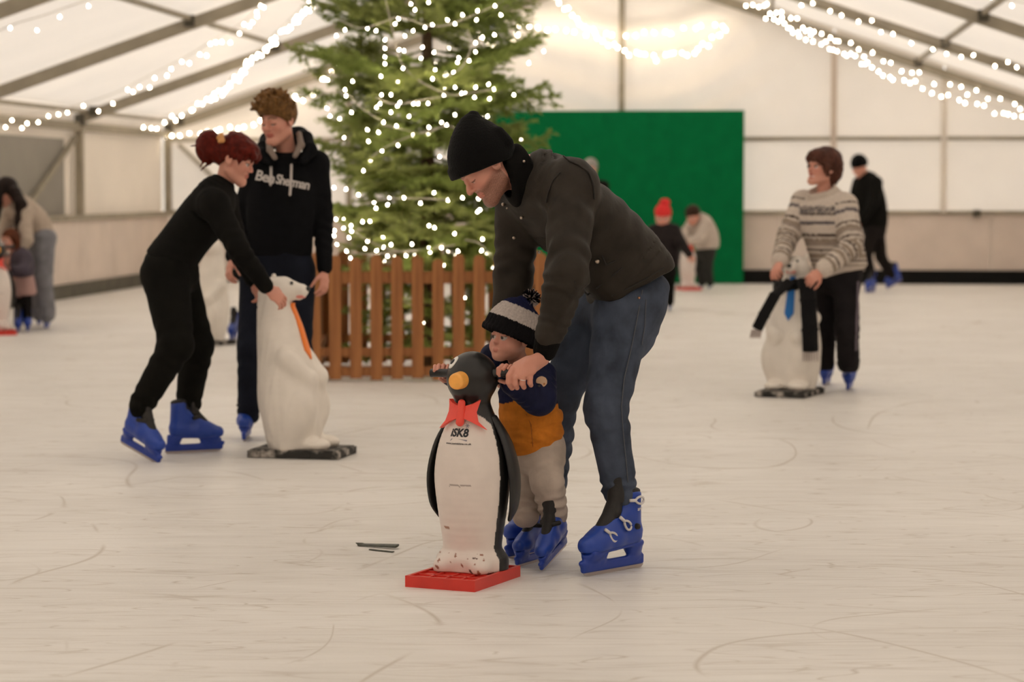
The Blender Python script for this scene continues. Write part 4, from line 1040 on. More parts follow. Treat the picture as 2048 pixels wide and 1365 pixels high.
# ================================================================== the bent man in the beanie
def J(x, y, Y): return P(x, y, Y)
MY = 8.45
man = Fig('man in black beanie and dark jacket bending over the toddler', G(1215, 1145))
LEFT = nrm(V(.48, -.88, 0)); 
pel, wai, che, upp, nkb = J(1262, 590, 8.62), J(1212, 497, 8.56), J(1128, 418, 8.48), J(1078, 362, 8.44), J(1046, 338, 8.43)
sL, sR = J(1142, 372, 8.30), J(1040, 405, 8.62)
eL, wL = J(1136, 545, 8.14), J(1093, 690, 8.19)
eR, wR = J(1026, 560, 8.66), J(1005, 690, 8.62)
S = Sdf()
S.loft([J(1262, 568, 8.61), J(1240, 530, 8.58), wai, J(1168, 452, 8.52), che, upp, J(1050, 345, 8.43)], [(.190, .158), (.188, .160), (.186, .158), (.195, .152), (.200, .142), (.165, .118), (.085, .085)], LEFT, k=.02, cap=.25)
S.cone(J(1225, 560, 8.48), J(1306, 528, 8.52), .075, .05, k=.06)
S.plane_cut(J(1262, 581, 8.55), -nrm(np.cross(J(1338, 540, 8.5) - J(1190, 618, 8.5), V(0, 1, 0))), k=.004)
S.cone(sL, sR, .085, .085, k=.05)
S.cone(sL, eL, .086, .074, k=.05, wr=[(.006, 4, .85, .25, 1.5), (.005, 3, .3, .3, 1)]); S.cone(eL, J(1099, 668, 8.18), .074, .051, k=.02, wr=[(.0065, 5, .12, .25, 1.2), (.003, 7, .8, .2, 1)])
S.cone(sR, eR, .082, .070, k=.05, wr=[(.004, 5, .7, .3, 1.5)]); S.cone(eR, wR, .068, .048, k=.02)
def jk_disp(X, Y, Z): return 0.0036 * np.sin(30 * X + 24 * Z + 7 * np.sin(6 * X - 9 * Z + 4 * Y)) * (.6 + .4 * np.sin(5 * X + 7 * Z)) + 0.0016 * np.sin(70 * X - 30 * Z + 20 * Y)
v, q, t = S.build(.0065, jk_disp); man.kids.append(('jacket', relax(v, q, 1), q, None, M_jacket, None, None)); ij = 0
S = Sdf(); ca, cb = J(1050, 346, 8.43), J(1016, 358, 8.41)
S.econe(ca, cb, (.098, .108), (.088, .104), LEFT, k=.01, cap=.25); S.econe(cb + (ca - cb) * .6, cb - (ca - cb) * 1.2, (.058, .062), (.056, .060), LEFT, k=.006, op='-')
man.sub(ij, 'collar', S, .005, M_cord)
def flat_stud(px, py, r=.0065):
    n = ray(px, py); S = Sdf(); return n
# cuffs, studs, pocket flap
S = Sdf(); d = nrm(wL - eL); S.cone(wL - d * .012, wL + d * .020, .045, .041, k=.004, wr=[(.0012, 0, .5, 1, 14)]); man.sub(ij, 'cuff', S, .005, M_cord)
S = Sdf(); d2 = nrm(wR - eR); S.cone(wR, wR + d2 * .03, .043, .038, k=.004); man.sub(ij, 'cuff', S, .008, M_cord)
def surf(v, px, py):                                   # where the sight line through a pixel meets a built surface
    d = nrm(ray(px, py)); w = v - CAMP; t_ = w @ d; off = np.linalg.norm(w - t_[:, None] * d, axis=1); m = off < off.min() + .006
    i = np.nonzero(m)[0][np.argmin(t_[m])]; return CAMP + d * t_[i]
jv = man.kids[ij][1]
for (x, y, r) in ((1006, 409, .0065), (1043, 436, .0065), (1028, 476, .007), (1195, 523, .009), (1048, 323, .0055), (1078, 505, .006), (1014, 417, .004)):
    S = Sdf(); p = surf(jv, x, y) if (x, y) != (1048, 323) else surf(man.kids[1][1], x, y); S.cone(p + V(0, .002, 0), p - V(0, .004, 0), r, r * .85, k=.001); man.sub(ij, 'stud', S, .002, M_button)
def stitched(fig, par, name, pts_px, v, r, m, lift=.001):
    S = Sdf(); pp = [surf(v, x, y) - nrm(ray(x, y)) * lift for x, y in pts_px]; S.limb(pp, [r] * len(pp), k=.001); fig.sub(par, name, S, max(.002, r * .7), m, 0)
M_seam = mat('jacket_seam', (0.018, 0.015, 0.012), 0.8)
stitched(man, ij, 'seam', [(1127, 312), (1140, 322), (1158, 330), (1178, 345), (1188, 372), (1189, 398)], jv, .0032, M_seam, .0)
stitched(man, ij, 'seam', [(1120, 345), (1105, 362), (1096, 385), (1092, 405)], jv, .003, M_seam, .0)
stitched(man, ij, 'pocket_edge', [(1150, 565), (1175, 590), (1196, 575), (1230, 548), (1245, 535)], jv, .003, M_seam, .0)
stitched(man, ij, 'pocket_edge', [(1205, 512), (1212, 530), (1230, 522)], jv, .003, M_seam, .0)
stitched(man, ij, 'hem_stitch', [(1185, 610), (1225, 592), (1268, 571), (1300, 553), (1328, 536)], jv, .0025, M_seam, .0)
# jeans
hL, hR = J(1248, 618, 8.52), J(1205, 625, 8.74)
kL, aL = J(1212, 815, 8.40), J(1240, 985, 8.43)
kR, aR = J(1118, 790, 8.70), J(1098, 985, 8.82)
S = Sdf()
S.loft([J(1268, 560, 8.62), J(1256, 600, 8.62), J(1236, 655, 8.62)], [(.165, .118), (.172, .125), (.165, .118)], LEFT, k=.02, cap=.5)
S.cone(hL, kL, .108, .076, k=.04, wr=[(.003, 4, .9, .25, 2)]); S.cone(kL, aL, .074, .061, k=.025, wr=[(.0055, 5, .12, .2, 1.3), (.005, 8, .92, .12, 1)])
S.cone(hR, kR, .105, .074, k=.04); S.cone(kR, aR, .072, .060, k=.025, wr=[(.005, 6, .5, .4, 1)])
S.cone(J(1285, 585, 8.60), J(1262, 690, 8.56), .055, .06, k=.06)
v, q, t = S.build(.0068, lambda X, Y, Z: .0016 * np.sin(45 * Z + 30 * X + 5 * np.sin(20 * X))); v = relax(v, q, 1)
man.kids.append(('jeans', v, q, None, M_denim, None, None)); ijn = len(man.kids) - 1
M_dseam = mat('denim_seam', (0.085, 0.09, 0.105), 0.8); M_tip = mat('jeans_lace', (0.03, 0.03, 0.035), 0.8)
stitched(man, ijn, 'side_seam', [(1285, 580), (1274, 640), (1262, 700), (1248, 760), (1243, 815), (1246, 860), (1252, 920), (1256, 965)], v, .0022, M_dseam, 0)
stitched(man, ijn, 'pocket_edge', [(1292, 600), (1290, 650), (1284, 690)], v, .002, M_dseam, 0)
S = Sdf(); p = surf(v, 1278, 596); S.cone(p, p - V(0, .003, 0), .005, .004, k=.001); man.sub(ijn, 'rivet', S, .002, mat('copper_rivet', (.7, .35, .2), .4, metal=.8))
# head, hat
hc = J(972, 332, 8.40); U = nrm(V(-.67, -.05, .74)); F = nrm(V(-.74, -.30, -.60))
man.head('man', hc, F, U, 1.0, J(1040, 352, 8.44), brow=(.16, .08, .04), vox=.0032, down=True, stubble=True)
bd = nrm(J(1030, 299, 8.4) - J(900, 345, 8.4)); bu = nrm(V(-.36, 0, .93))
S = Sdf(); S.loft([J(967, 322, 8.40), J(957, 296, 8.40), J(950, 268, 8.40), J(947, 243, 8.40), J(948, 228, 8.40)], [(.120, .096), (.112, .094), (.086, .078), (.052, .050), (.020, .022)], bd, k=.01, cap=.6)
S.ell(man.hl(0, -.015, .045), (.086, .108, .080), man.Rm, k=.03)
S.econe(J(961, 318, 8.40), J(969, 338, 8.40), (.124, .098), (.124, .100), bd, k=.006, cap=.25)
S.cone(J(998, 262, 8.36), J(1016, 285, 8.36), .014, .018, k=.02)
S.plane_cut(J(968, 338, 8.36), nrm(-bu + V(0, -.0, 0)), k=.006)
man.cloth('beanie', S, .0045, M_beanie, .0018, 45, 3)
S = Sdf(); rs = np.random.RandomState(2)
S.ell(man.hl(0, .070, .066), (.050, .024, .02), man.Rm); v, q, t = S.build(.004); man.kids.append(('hair', v, q, np.tile(V(.30, .19, .10), (len(v), 1)), M_hair, None, None))
# left hand over the handle, from the photograph's finger positions
S = Sdf(); hd = lambda x, y, dy=0.0: P(x, y, 8.155 + dy)
S.econe(P(1086, 716, 8.19), hd(1058, 734), (.032, .024), (.042, .022), V(.6, 0, .8), k=.012); S.econe(hd(1060, 731), hd(1036, 742), (.042, .022), (.040, .018), V(.75, .2, .55), k=.012)
for pts, r in ((((1026, 738), (1018, 752), (1017, 765), (1021, 773)), .0105), (((1037, 742), (1030, 756), (1030, 768), (1034, 776)), .0108), (((1050, 745), (1046, 758), (1045, 768), (1048, 775)), .0106), (((1063, 743), (1060, 756), (1060, 766), (1062, 771)), .0098)):
    pp = [hd(*pts[0], -.004), hd(*pts[1], -.020), hd(*pts[2], -.018), hd(*pts[3], .002)]; S.limb(pp, [r, r, r * .95, r * .85], k=.003)
S.limb([hd(1040, 752, .03), hd(1032, 768, .03), hd(1024, 776, .015)], [.013, .012, .010], k=.004)
hand(S, wR + d2 * .02, d2, V(0, 1, .2), 1.0, (.5, .7, .5))
man.hands(S, .0030)
S = Sdf()
for i in range(10):
    a0, a1 = [2 * math.pi * (i + k_) / 10 for k_ in (0, 1)]; c0 = hd(1045.5, 760, -.019); ax = nrm(hd(1045, 768, -.018) - hd(1046, 758, -.020)); e1_ = nrm(np.cross(ax, V(0, 1, 0))); e2_ = np.cross(ax, e1_)
    S.cone(c0 + .0108 * (math.cos(a0) * e1_ + math.sin(a0) * e2_), c0 + .0108 * (math.cos(a1) * e1_ + math.sin(a1) * e2_), .0018, .0018, k=.001)
v, q, t = S.build(.0015); man.kids.append(('ring', v, q, None, mat('silver_ring', (.8, .78, .75), .2, metal=1.0), None, None))
man.core([([pel, wai, che, upp, nkb], [.11, .11, .11, .09, .05]), ([sL, eL, wL], [.05, .045, .03]), ([sR, eR, wR], [.05, .045, .03]), ([hL, kL, aL], [.07, .05, .035]), ([hR, kR, aR], [.07, .05, .035]), ([sL, sR], [.05, .05])])
toeL, heelL = G(1160, 1156), G(1288, 1133)
man.skate(toeL, heelL, 1.04, outer=1, full='buckles', text=True)
man.skate(aR * V(1, 1, 0) + V(-.17, -.20, 0), aR * V(1, 1, 0) + V(.06, .07, 0), .98)
man.finish()

# ================================================================== the toddler
tod = Fig('toddler in bobble hat and navy and mustard coat gripping the penguin', G(1085, 1125))
TH = J(1023, 675, 8.44); TF = nrm(V(-.74, -.66, -.06)); TU = nrm(V(.10, .02, 1))
tod.head('child', TH, TF, TU, .765, J(1040, 735, 8.48), brow=(.22, .12, .07), vox=.0026)
hu = nrm(V(.39, .13, .92)); hs_ = nrm(V(.92, 0, -.39)); base_h = J(1020, 677, 8.44)
S = Sdf(); S.loft([J(1016, 690, 8.45), J(1022, 668, 8.45), J(1033, 640, 8.45), J(1043, 616, 8.45), J(1050, 603, 8.45)], [(.098, .092), (.101, .095), (.094, .088), (.067, .064), (.03, .03)], hs_, k=.006, cap=.5)
S.econe(J(1017, 686, 8.45), J(1024, 662, 8.45), (.105, .099), (.106, .100), hs_, k=.003, cap=.25)
S.plane_cut(base_h, -hu, k=.004)
def hatcol(v, t):
    h = (v - base_h) @ hu + .003 * rough3(v, 260, 4, 4); c = np.tile(V(.012, .014, .05), (len(v), 1)); c[h < .112] = (.50, .44, .41); c[h < .056] = (.008, .007, .008)
    return c
def hat_disp(X, Y, Z):
    a = np.arctan2(Y - 8.45, (X - TH[0]) * .92 - (Z - TH[2]) * .39); return .0016 * np.sin(a * 34)
v, q, t = S.build(.0034, hat_disp); tod.kids.append(('bobble_hat', v, q, hatcol(v, t), M_knit, None, None))
S = Sdf(); rs = np.random.RandomState(8); pc = J(1062, 597, 8.45); Vp, Fp, Cp = [], [], []
for i in range(420):
    d = nrm(rs.normal(size=3)); e = pc + d * .034 * rs.uniform(.75, 1.1); s_ = nrm(np.cross(d, rs.normal(size=3))) * .0016; n = len(Vp); o2 = np.cross(d, s_)
    Vp += [pc + s_, pc - s_, e - s_, e + s_, pc + o2, pc - o2, e - o2, e + o2]; Fp += [(n, n + 1, n + 2, n + 3), (n + 4, n + 5, n + 6, n + 7)]
    w = V(.48, .42, .40) if (rs.rand() < .25 or d[2] < -.5) else V(.006, .006, .012); Cp += [w] * 8
tod.kids.append(('pompom', np.array(Vp), np.array(Fp), np.array(Cp), M_knit, None, 0))
# coat: navy top and sleeves, mustard body
tsL, teL, twL = J(1082, 752, 8.40), J(1077, 796, 8.30), J(1024, 768, 8.235)
tsR, teR, twR = J(985, 742, 8.56), J(925, 762, 8.52), J(899, 752, 8.40)
SIDE = nrm(V(.66, -.74, 0))
S = Sdf(); S.loft([J(1042, 742, 8.48), J(1050, 775, 8.47), J(1058, 825, 8.46), J(1066, 868, 8.46), J(1072, 893, 8.46)], [(.075, .065), (.105, .088), (.112, .100), (.110, .102), (.098, .092)], SIDE, k=.015, cap=.35)
for z0 in (838, 868):                                     # quilted ridges
    S.econe(J(1062, z0 - 8, 8.46), J(1064, z0 + 8, 8.46), (.114, .106), (.114, .106), SIDE, k=.012, cap=.2)
sd = nrm(V(.2, 0, -1))
def coatcol(v, t):
    c = np.tile(V(.58, .19, .022), (len(v), 1)); zz = J(1060, 800, 8.46)[2]; c[v[:, 2] > zz + .012 * np.sin(v[:, 0] * 30)] = (.010, .012, .042); return c
S.econe(J(1060, 797, 8.46), J(1060, 803, 8.46), (.098, .09), (.098, .09), SIDE, k=.004, op='+', cap=.2)
v, q, t = S.build(.0045, lambda X, Y, Z: .0022 * np.sin(60 * X + 45 * Y + 22 * Z + 4 * np.sin(40 * Z)) ); tod.kids.append(('coat', relax(v, q, 1), q, coatcol(v, t), M_colcloth, None, None)); itc = len(tod.kids) - 1
M_navy = mat('navy_sleeve', (.010, .012, .040), .6, noise=.2, nscale=20, bump=.3, bscale=35)
S = Sdf(); S.cone(tsL, teL, .055, .062, k=.02, wr=[(.003, 3, .6, .4, 1)]); S.cone(teL, twL, .060, .040, k=.012, wr=[(.0035, 5, .35, .4, .6)]); tod.sub(itc, 'sleeve', S, .0042, M_navy, 1)
S = Sdf(); S.cone(tsR, teR, .052, .048, k=.02, wr=[(.003, 4, .6, .4, 1)]); S.cone(teR, twR, .046, .034, k=.012); S.cone(J(1000, 725, 8.55), tsR, .05, .05, k=.02); tod.sub(itc, 'sleeve', S, .0045, M_navy, 1)
S = Sdf(); S.econe(J(1036, 752, 8.47), J(1034, 727, 8.46), (.082, .070), (.066, .060), SIDE, k=.01, cap=.3); S.econe(J(1032, 735, 8.46), J(1030, 700, 8.46), (.055, .050), (.055, .050), SIDE, k=.005, op='-'); S.cone(J(985, 712, 8.55), J(1030, 740, 8.58), .045, .055, k=.02)
tod.sub(itc, 'hood_collar', S, .0045, M_navy, 1)
stitched(tod, itc, 'seam', [(1052, 828), (1062, 850), (1064, 875), (1066, 895)], tod.kids[itc][1], .0016, mat('coat_seam', (.30, .09, .01), .8), 0)
# little animal-face patch on the cuff of the sleeve
slv = tod.kids[itc + 1][1]
pp = surf(slv, 1083, 764)
def disc(name, px, py, r, m, lift, par=itc + 1, sy=1.0):
    S = Sdf(); p = surf(slv, px, py) - nrm(ray(px, py)) * lift; S.ell(p, (r, .0016, r * sy), k=.001); tod.sub(par, name, S, .0013, m, 0)
disc('patch', 1083, 764, .021, mat('patch_cream', (.62, .42, .28), .8), .002, sy=.95)
for x, y, r, c_ in ((1078, 772, .0052, 'n'), (1090, 757, .005, 'n'), (1079, 760, .006, 'b'), (1088, 768, .006, 'b')): disc('patch', x, y, r, M_blackp if c_ == 'n' else mat('patch_brown', (.45, .18, .06), .8), .0045)
# trousers
thL, tkL, taL = J(1092, 900, 8.44), J(1094, 962, 8.40), J(1108, 1030, 8.46)
thR, tkR, taR = J(1058, 900, 8.52), J(1050, 962, 8.50), J(1052, 1030, 8.50)
S = Sdf(); S.loft([J(1074, 880, 8.46), J(1076, 915, 8.47), J(1074, 938, 8.47)], [(.090, .086), (.092, .086), (.075, .07)], SIDE, k=.02, cap=.4)
for a, b_, c_ in ((thL, tkL, taL), (thR, tkR, taR)):
    S.cone(a, b_, .066, .058, k=.03, wr=[(.003, 3, .7, .4, 2)]); S.cone(b_, c_, .057, .048, k=.015, wr=[(.005, 3.5, .55, .5, 1.6)])
M_beige = mat('beige_trousers', (.50, .42, .36), .85, noise=.18, nscale=12, bump=.3, bscale=25)
tod.cloth('trousers', S, .0045, M_beige, .0025, 45, 6, it=1)
S = Sdf(); q1 = P(1002, 742, 8.205)
for (pts, r) in ((((1014, 742), (1003, 733), (996, 738), (995, 748)), .0066), (((1012, 738), (1005, 731), (999, 741), (999, 752)), .0066), (((1020, 737), (1013, 731), (1008, 738), (1008, 748)), .0064), (((1027, 737), (1022, 732), (1017, 738), (1017, 747)), .006)):
    S.limb([P(pts[0][0], pts[0][1], 8.21), P(*pts[1], 8.185), P(*pts[2], 8.165), P(*pts[3], 8.17)], [r, r, r * .95, r * .85], k=.002)
S.econe(P(1026, 750, 8.225), P(1012, 744, 8.22), (.020, .013), (.022, .013), V(0, 0, 1), k=.006); S.limb([P(1022, 764, 8.22), P(1010, 765, 8.205), P(999, 762, 8.20)], [.0075, .0075, .0065], k=.003)
for (pts, r) in ((((880, 742), (870, 733), (869, 742), (873, 750)), .0066), (((887, 740), (878, 731), (876, 742), (879, 753)), .0066), (((894, 740), (887, 731), (884, 743), (886, 755)), .0066), (((902, 742), (896, 732), (893, 742), (894, 752)), .006)):
    S.limb([P(pts[0][0], pts[0][1], 8.335), P(*pts[1], 8.30), P(*pts[2], 8.275), P(*pts[3], 8.28)], [r, r, r * .95, r * .85], k=.002)
S.econe(P(900, 752, 8.385), P(888, 746, 8.365), (.020, .013), (.022, .013), V(1, 0, 0), k=.006); S.limb([P(898, 762, 8.37), P(888, 762, 8.345), P(880, 758, 8.34)], [.008, .008, .0065], k=.003)
tod.hands(S, .0024)
tod.core([([J(1074, 900, 8.46), J(1058, 830, 8.46), J(1044, 760, 8.47), J(1038, 730, 8.47)], [.06, .07, .05, .03]), ([tsL, teL, twL], [.03, .028, .014]), ([tsR, teR, twR], [.03, .028, .014]), ([thL, tkL, taL], [.04, .032, .025]), ([thR, tkR, taR], [.04, .032, .025])], .01)
tod.skate(G(1030, 1137), G(1095, 1118), .74)
tod.skate(taL * V(1, 1, 0) + V(-.05, -.13, 0), taL * V(1, 1, 0) + V(.05, .09, 0), .74, pitch=-.30, lift=.035)
tod.finish()
# ================================================================== other skaters: one dressing routine
def dress(f, j, top, bottom, side, tv=.010, bv=.010, tr=None, top_name='top', bottom_name='trousers', amp=.003, topcol=None, sleeve=(.062, .05, .036), leg=(.085, .062, .05), torso=None, hips=None, disp=None, sho=.062, core=True, hemcut=False):
    S = Sdf()
    tp = [j['hem'], j['waist'], j['chest'], j['upper'], j['neck']]; S.loft(tp, torso, side, k=.02, cap=.3, n=3)
    S.cone(j['sL'], j['sR'], sho, sho, k=.05)
    for k_ in 'LR':
        S.cone(j['s' + k_], j['e' + k_], sleeve[0], sleeve[1], k=.04, wr=[(.003, 4, .8, .3, 1.4)], tag=2 if k_ == 'L' else 3); S.cone(j['e' + k_], j['w' + k_], sleeve[1], sleeve[2], k=.015, wr=[(.004, 5, .3, .4, 1.2)], tag=4 if k_ == 'L' else 5)
    v, q, t = S.build(tv, disp); v = relax(v, q, 1); v = v + vnormals(v, q) * (amp * rough3(v, 28, 3))[:, None]
    f.kids.append((top_name, v, q, topcol(v, t) if topcol else None, top, None, None)); it = len(f.kids) - 1
    S = Sdf(); mid = (j['hL'] + j['hR']) / 2
    S.loft([j['hem'] + V(0, 0, .03), (j['hem'] + mid) / 2, mid - V(0, 0, .05)], hips, side, k=.02, cap=.5, n=3)
    for k_ in 'LR':
        S.cone(j['h' + k_], j['k' + k_], leg[0], leg[1], k=.04, wr=[(.003, 4, .9, .3, 2)]); S.cone(j['k' + k_], j['a' + k_], leg[1], leg[2], k=.02, wr=[(.004, 5, .2, .25, 1.5), (.005, 6, .92, .16, 1)])
    if hemcut: S.plane_cut((0, 0, min(j['aL'][2], j['aR'][2]) - .025), (0, 0, -1), k=.01)
    v, q, t = S.build(bv); v = relax(v, q, 1); v = v + vnormals(v, q) * (amp * .8 * rough3(v, 30, 5))[:, None]
    f.kids.append((bottom_name, v, q, None, bottom, None, None))
    if core: f.core([([mid, j['waist'], j['chest'], j['upper'], j['neck']], [.09, .09, .09, .07, .04]), ([j['sL'], j['eL'], j['wL']], [.04, .035, .025]), ([j['sR'], j['eR'], j['wR']], [.04, .035, .025]), ([j['hL'], j['kL'], j['aL']], [.055, .04, .03]), ([j['hR'], j['kR'], j['aR']], [.055, .04, .03]), ([j['sL'], j['sR']], [.04, .04])], .018)
    return it
def hairmesh(f, S, vox, c, amp=.004, sc=90, par=None, name='hair', var=.35):
    v, q, t = S.build(vox); v = relax(v, q, 1); n = rough3(v, sc, 7, 6); v = v + vnormals(v, q) * (amp * n)[:, None]
    cc = np.asarray(c)[None, :] * (1 + var * rough3(v, sc * .8, 3, 5))[:, None]; f.kids.append((name, v, q, cc, M_hair, None, par))

# ---------------- red-haired skater bending to the bear
RY = 12.0
f = Fig('red-haired skater in black top leaning onto the polar bear', G(330, 915))
j = dict(hem=J(338, 528, 12.0), waist=J(372, 478, 12.0), chest=J(412, 428, 11.97), upper=J(432, 388, 11.97), neck=J(447, 362, 11.98),
         sL=J(446, 402, 12.15), eL=J(476, 500, 12.24), wL=J(505, 560, 12.16), sR=J(428, 410, 11.80), eR=J(475, 494, 11.72), wR=J(531, 572, 11.80),
         hL=J(348, 548, 12.12), kL=J(394, 690, 12.12), aL=J(374, 822, 12.22), hR=J(332, 552, 11.92), kR=J(352, 690, 11.78), aR=J(282, 812, 11.82))
SD = V(.1, 1, 0)
it = dress(f, j, M_blackcloth, mat('black_joggers', (.006, .0055, .0042), .92, noise=.25, nscale=15, bump=.3, bscale=25), SD, .009, .009, torso=[(.165, .125), (.150, .120), (.165, .122), (.155, .098), (.062, .062)], hips=[(.165, .12), (.175, .145), (.16, .13)], sleeve=(.072, .054, .040), leg=(.118, .085, .062), bottom_name='joggers', amp=.003)
S = Sdf(); S.ell(J(318, 548, 12.0), (.10, .15, .12), k=.02); S.ell(J(340, 590, 11.98), (.12, .15, .14), k=.05); v, q, t = S.build(.01); 
i2 = len(f.kids) - 1; nm, v0, q0, c0, m0, l0, p0 = f.kids[i2]; S2 = Sdf()
hc = J(470, 319, 11.97); f.head('woman', hc, V(.93, -.16, -.34), V(.33, -.02, .94), .97, J(448, 368, 11.98), brow=(.10, .02, .015), vox=.0045, lips=(.75, .48, .48), bold=1.4)
S = Sdf(); cap_hair(f, S, .014); S.ell(f.hl(0, .062, .070), (.07, .045, .036), f.Rm, k=.03); S.ell(f.hl(0, -.065, .0), (.066, .05, .05), f.Rm, k=.03)
S.ell(f.hl(0, .03, -.065), (.12, .085, .075), f.Rm, k=.012, op='-')
S.ell(J(416, 296, 11.97), (.062, .062, .075), k=.03); S.ell(J(422, 274, 11.97), (.048, .05, .032), k=.03); S.ell(J(445, 263, 11.97), (.028, .12, .022), k=.02, op='-'); rs = np.random.RandomState(1)
for s_ in (-1, 1):
    for xx in (.02, .045): S.limb([f.hl(s_ * xx, .085, .075), f.hl(s_ * (xx + .006), .104, .045), f.hl(s_ * (xx + .008), .098, .012)], [.013, .011, .004], k=.012)
    S.limb([f.hl(s_ * .076, .045, .055), f.hl(s_ * .083, .045, .01), f.hl(s_ * .08, .05, -.025)], [.014, .01, .004], k=.012)
tufts(S, [(J(412, 318, 11.95), V(-.8, 0, -.5)), (J(402, 288, 11.97), V(-1, 0, .05)), (J(420, 326, 11.97), V(-.8, 0, -.35))], .07, .007, .2, rs)
hairmesh(f, S, .0048, (.085, .007, .003), .005, 90)
S = Sdf(); S.limb([J(437, 276, 11.90), J(443, 270, 11.88), J(445, 281, 11.88), J(439, 283, 11.88)], [.012, .010, .012, .01], k=.006); f.sub(len(f.kids) - 1, 'hair_clip', S, .005, mat('amber_clip', (.62, .30, .10), .3))
S = Sdf(); d = nrm(j['wR'] - j['eR']); hand(S, j['wR'] + d * .02, nrm(d + V(.3, 0, .1)), V(-.1, -.7, .7), .92, (.35, .6, .5), flip=-1); d = nrm(j['wL'] - j['eL']); hand(S, j['wL'] + d * .01, d, V(0, .7, .7), .92, (.5, .7, .5)); f.hands(S, .0045)
f.skate(G(332, 927), G(228, 915), .97, pitch=-.30, lift=.030, outer=-1)
f.skate(G(438, 903), G(338, 908), .97, outer=-1)
f.finish()

# ---------------- tall teenager in the black hoodie
TY_ = 12.75
f = Fig('tall brown-haired teenager in black hoodie with white chest lettering', G(500, 882))
j = dict(hem=J(560, 508, 12.78), waist=J(560, 450, 12.78), chest=J(566, 380, 12.78), upper=J(572, 334, 12.79), neck=J(572, 318, 12.80),
         sL=J(633, 328, 12.80), eL=J(647, 435, 12.84), wL=J(649, 535, 12.74), sR=J(512, 325, 12.78), eR=J(487, 430, 12.84), wR=J(466, 512, 12.72),
         hL=J(598, 545, 12.80), kL=J(600, 700, 12.74), aL=J(598, 835, 12.86), hR=J(512, 545, 12.80), kR=J(499, 700, 12.72), aR=J(497, 832, 12.78))
SD = V(1, .12, 0)
it = dress(f, j, M_hoodie, M_darkdenim, SD, .0085, .010, torso=[(.172, .115), (.176, .125), (.186, .130), (.150, .105), (.07, .07)], hips=[(.165, .115), (.168, .12), (.15, .11)], sleeve=(.066, .052, .042), leg=(.088, .064, .058), top_name='hoodie', bottom_name='jeans', amp=.0028, hemcut=True)
S = Sdf(); S.limb([J(612, 276, 12.83), J(598, 274, 12.95), J(568, 274, 12.99), J(538, 282, 12.93), J(526, 294, 12.78)], [.034, .05, .055, .045, .03], k=.03)
S.limb([J(612, 276, 12.83), J(620, 300, 12.73), J(606, 324, 12.66)], [.034, .036, .022], k=.02); S.limb([J(526, 294, 12.78), J(526, 310, 12.69), J(542, 326, 12.65)], [.03, .03, .02], k=.02); f.sub(it, 'hood', S, .007, M_hoodie)
S = Sdf(); S.limb([J(598, 268, 12.78), J(602, 290, 12.68), J(590, 312, 12.64)], [.016, .019, .014], k=.01); S.limb([J(537, 284, 12.74), J(540, 300, 12.66), J(550, 316, 12.63)], [.016, .018, .014], k=.01); 
M_lining = mat('grey_hood_lining', (.22, .17, .14), .9)
f.sub(it, 'hood_lining', S, .006, M_lining)
hv = f.kids[it][1]
S = Sdf(); hc = J(556, 242, 12.73); f.head('man', hc, V(-.55, -.80, -.20), V(-.14, -.12, .98), 1.0, J(573, 308, 12.80), brow=(.09, .045, .015), vox=.0045, down=True, lips=(.70, .42, .42), bold=1.6)
S = Sdf(); cap_hair(f, S, .016); S.ell(f.hl(0, .035, .085), (.085, .075, .055), f.Rm, k=.03); S.ell(f.hl(0, .060, -.036), (.085, .092, .084), f.Rm, k=.012, op='-'); S.ell(f.hl(0, -.03, -.11), (.12, .12, .07), f.Rm, k=.01, op='-')
rs = np.random.RandomState(4); sd_ = []
for i in range(90):
    a = rs.uniform(-2.2, 2.2); e = rs.uniform(.15, 1.4); d = V(math.sin(a) * math.cos(e), math.cos(a) * math.cos(e), math.sin(e)); p = f.hl(d[0] * .085, d[1] * .10 + .01, d[2] * .09 + .055); sd_.append((p, f.Rm @ (d + V(.15, .35, .1))))
tufts(S, sd_, .045, .014, .5, rs, k=.008)
hairmesh(f, S, .0048, (.150, .075, .024), .004, 120)
for a_, b_ in (((542, 320), (541, 370)), ((583, 330), (580, 390))):
    stitched(f, it, 'drawstring', [a_, ((a_[0] + b_[0]) / 2 + .5, (a_[1] + b_[1]) / 2), b_], hv, .0075, mat('white_cord', (.55, .50, .47), .8), .006)
M_print = mat('white_print', (.58, .53, .50), .8)
for txt, xc, yc, sz, wd in (('Ben', 526, 363, .085, 40), ('Sherman', 582, 373, .078, 66)):
    me = text_mesh(txt, sz, .25, .002, .9); bx_ = [q_.co.x for q_ in me.vertices]; kx = wd / 379 / (max(bx_) - min(bx_)); warp(me, lambda p: p * V(kx, .9, 1))
    c0 = J(xc, yc, 12.6)
    def onto(p, c0=c0):
        out = []
        wx = c0[0] + p[:, 0]; wz = c0[2] + p[:, 1] - p[:, 0] * .2
        for a, b_ in zip(wx, wz):
            m = (np.abs(hv[:, 0] - a) < .014) & (np.abs(hv[:, 2] - b_) < .014); yy = hv[m, 1].min() if m.any() else c0[1]
            out.append((a, yy - .004, b_))
        return np.array(out)
    warp(me, onto); k_ = len(me.vertices); vv = np.zeros(k_ * 3, np.float32); me.vertices.foreach_get('co', vv)
    f.print_ = getattr(f, 'print_', []) + [me]
S = Sdf(); d = nrm(j['wL'] - j['eL']); hand(S, j['wL'] + d * .03, d + V(-.05, 0, 0), V(.8, -.5, 0), .86, (.35, .5, .4), flip=1); d = nrm(j['wR'] - j['eR']); hand(S, j['wR'] + d * .03, d, V(-.8, -.5, 0), .86, (.5, .6, .4), flip=-1); f.hands(S, .0045)
f.skate(G(486, 886) , G(500, 872), .98, outer=-1); f.skate(G(590, 886), G(606, 872), .98)
r = f.finish()
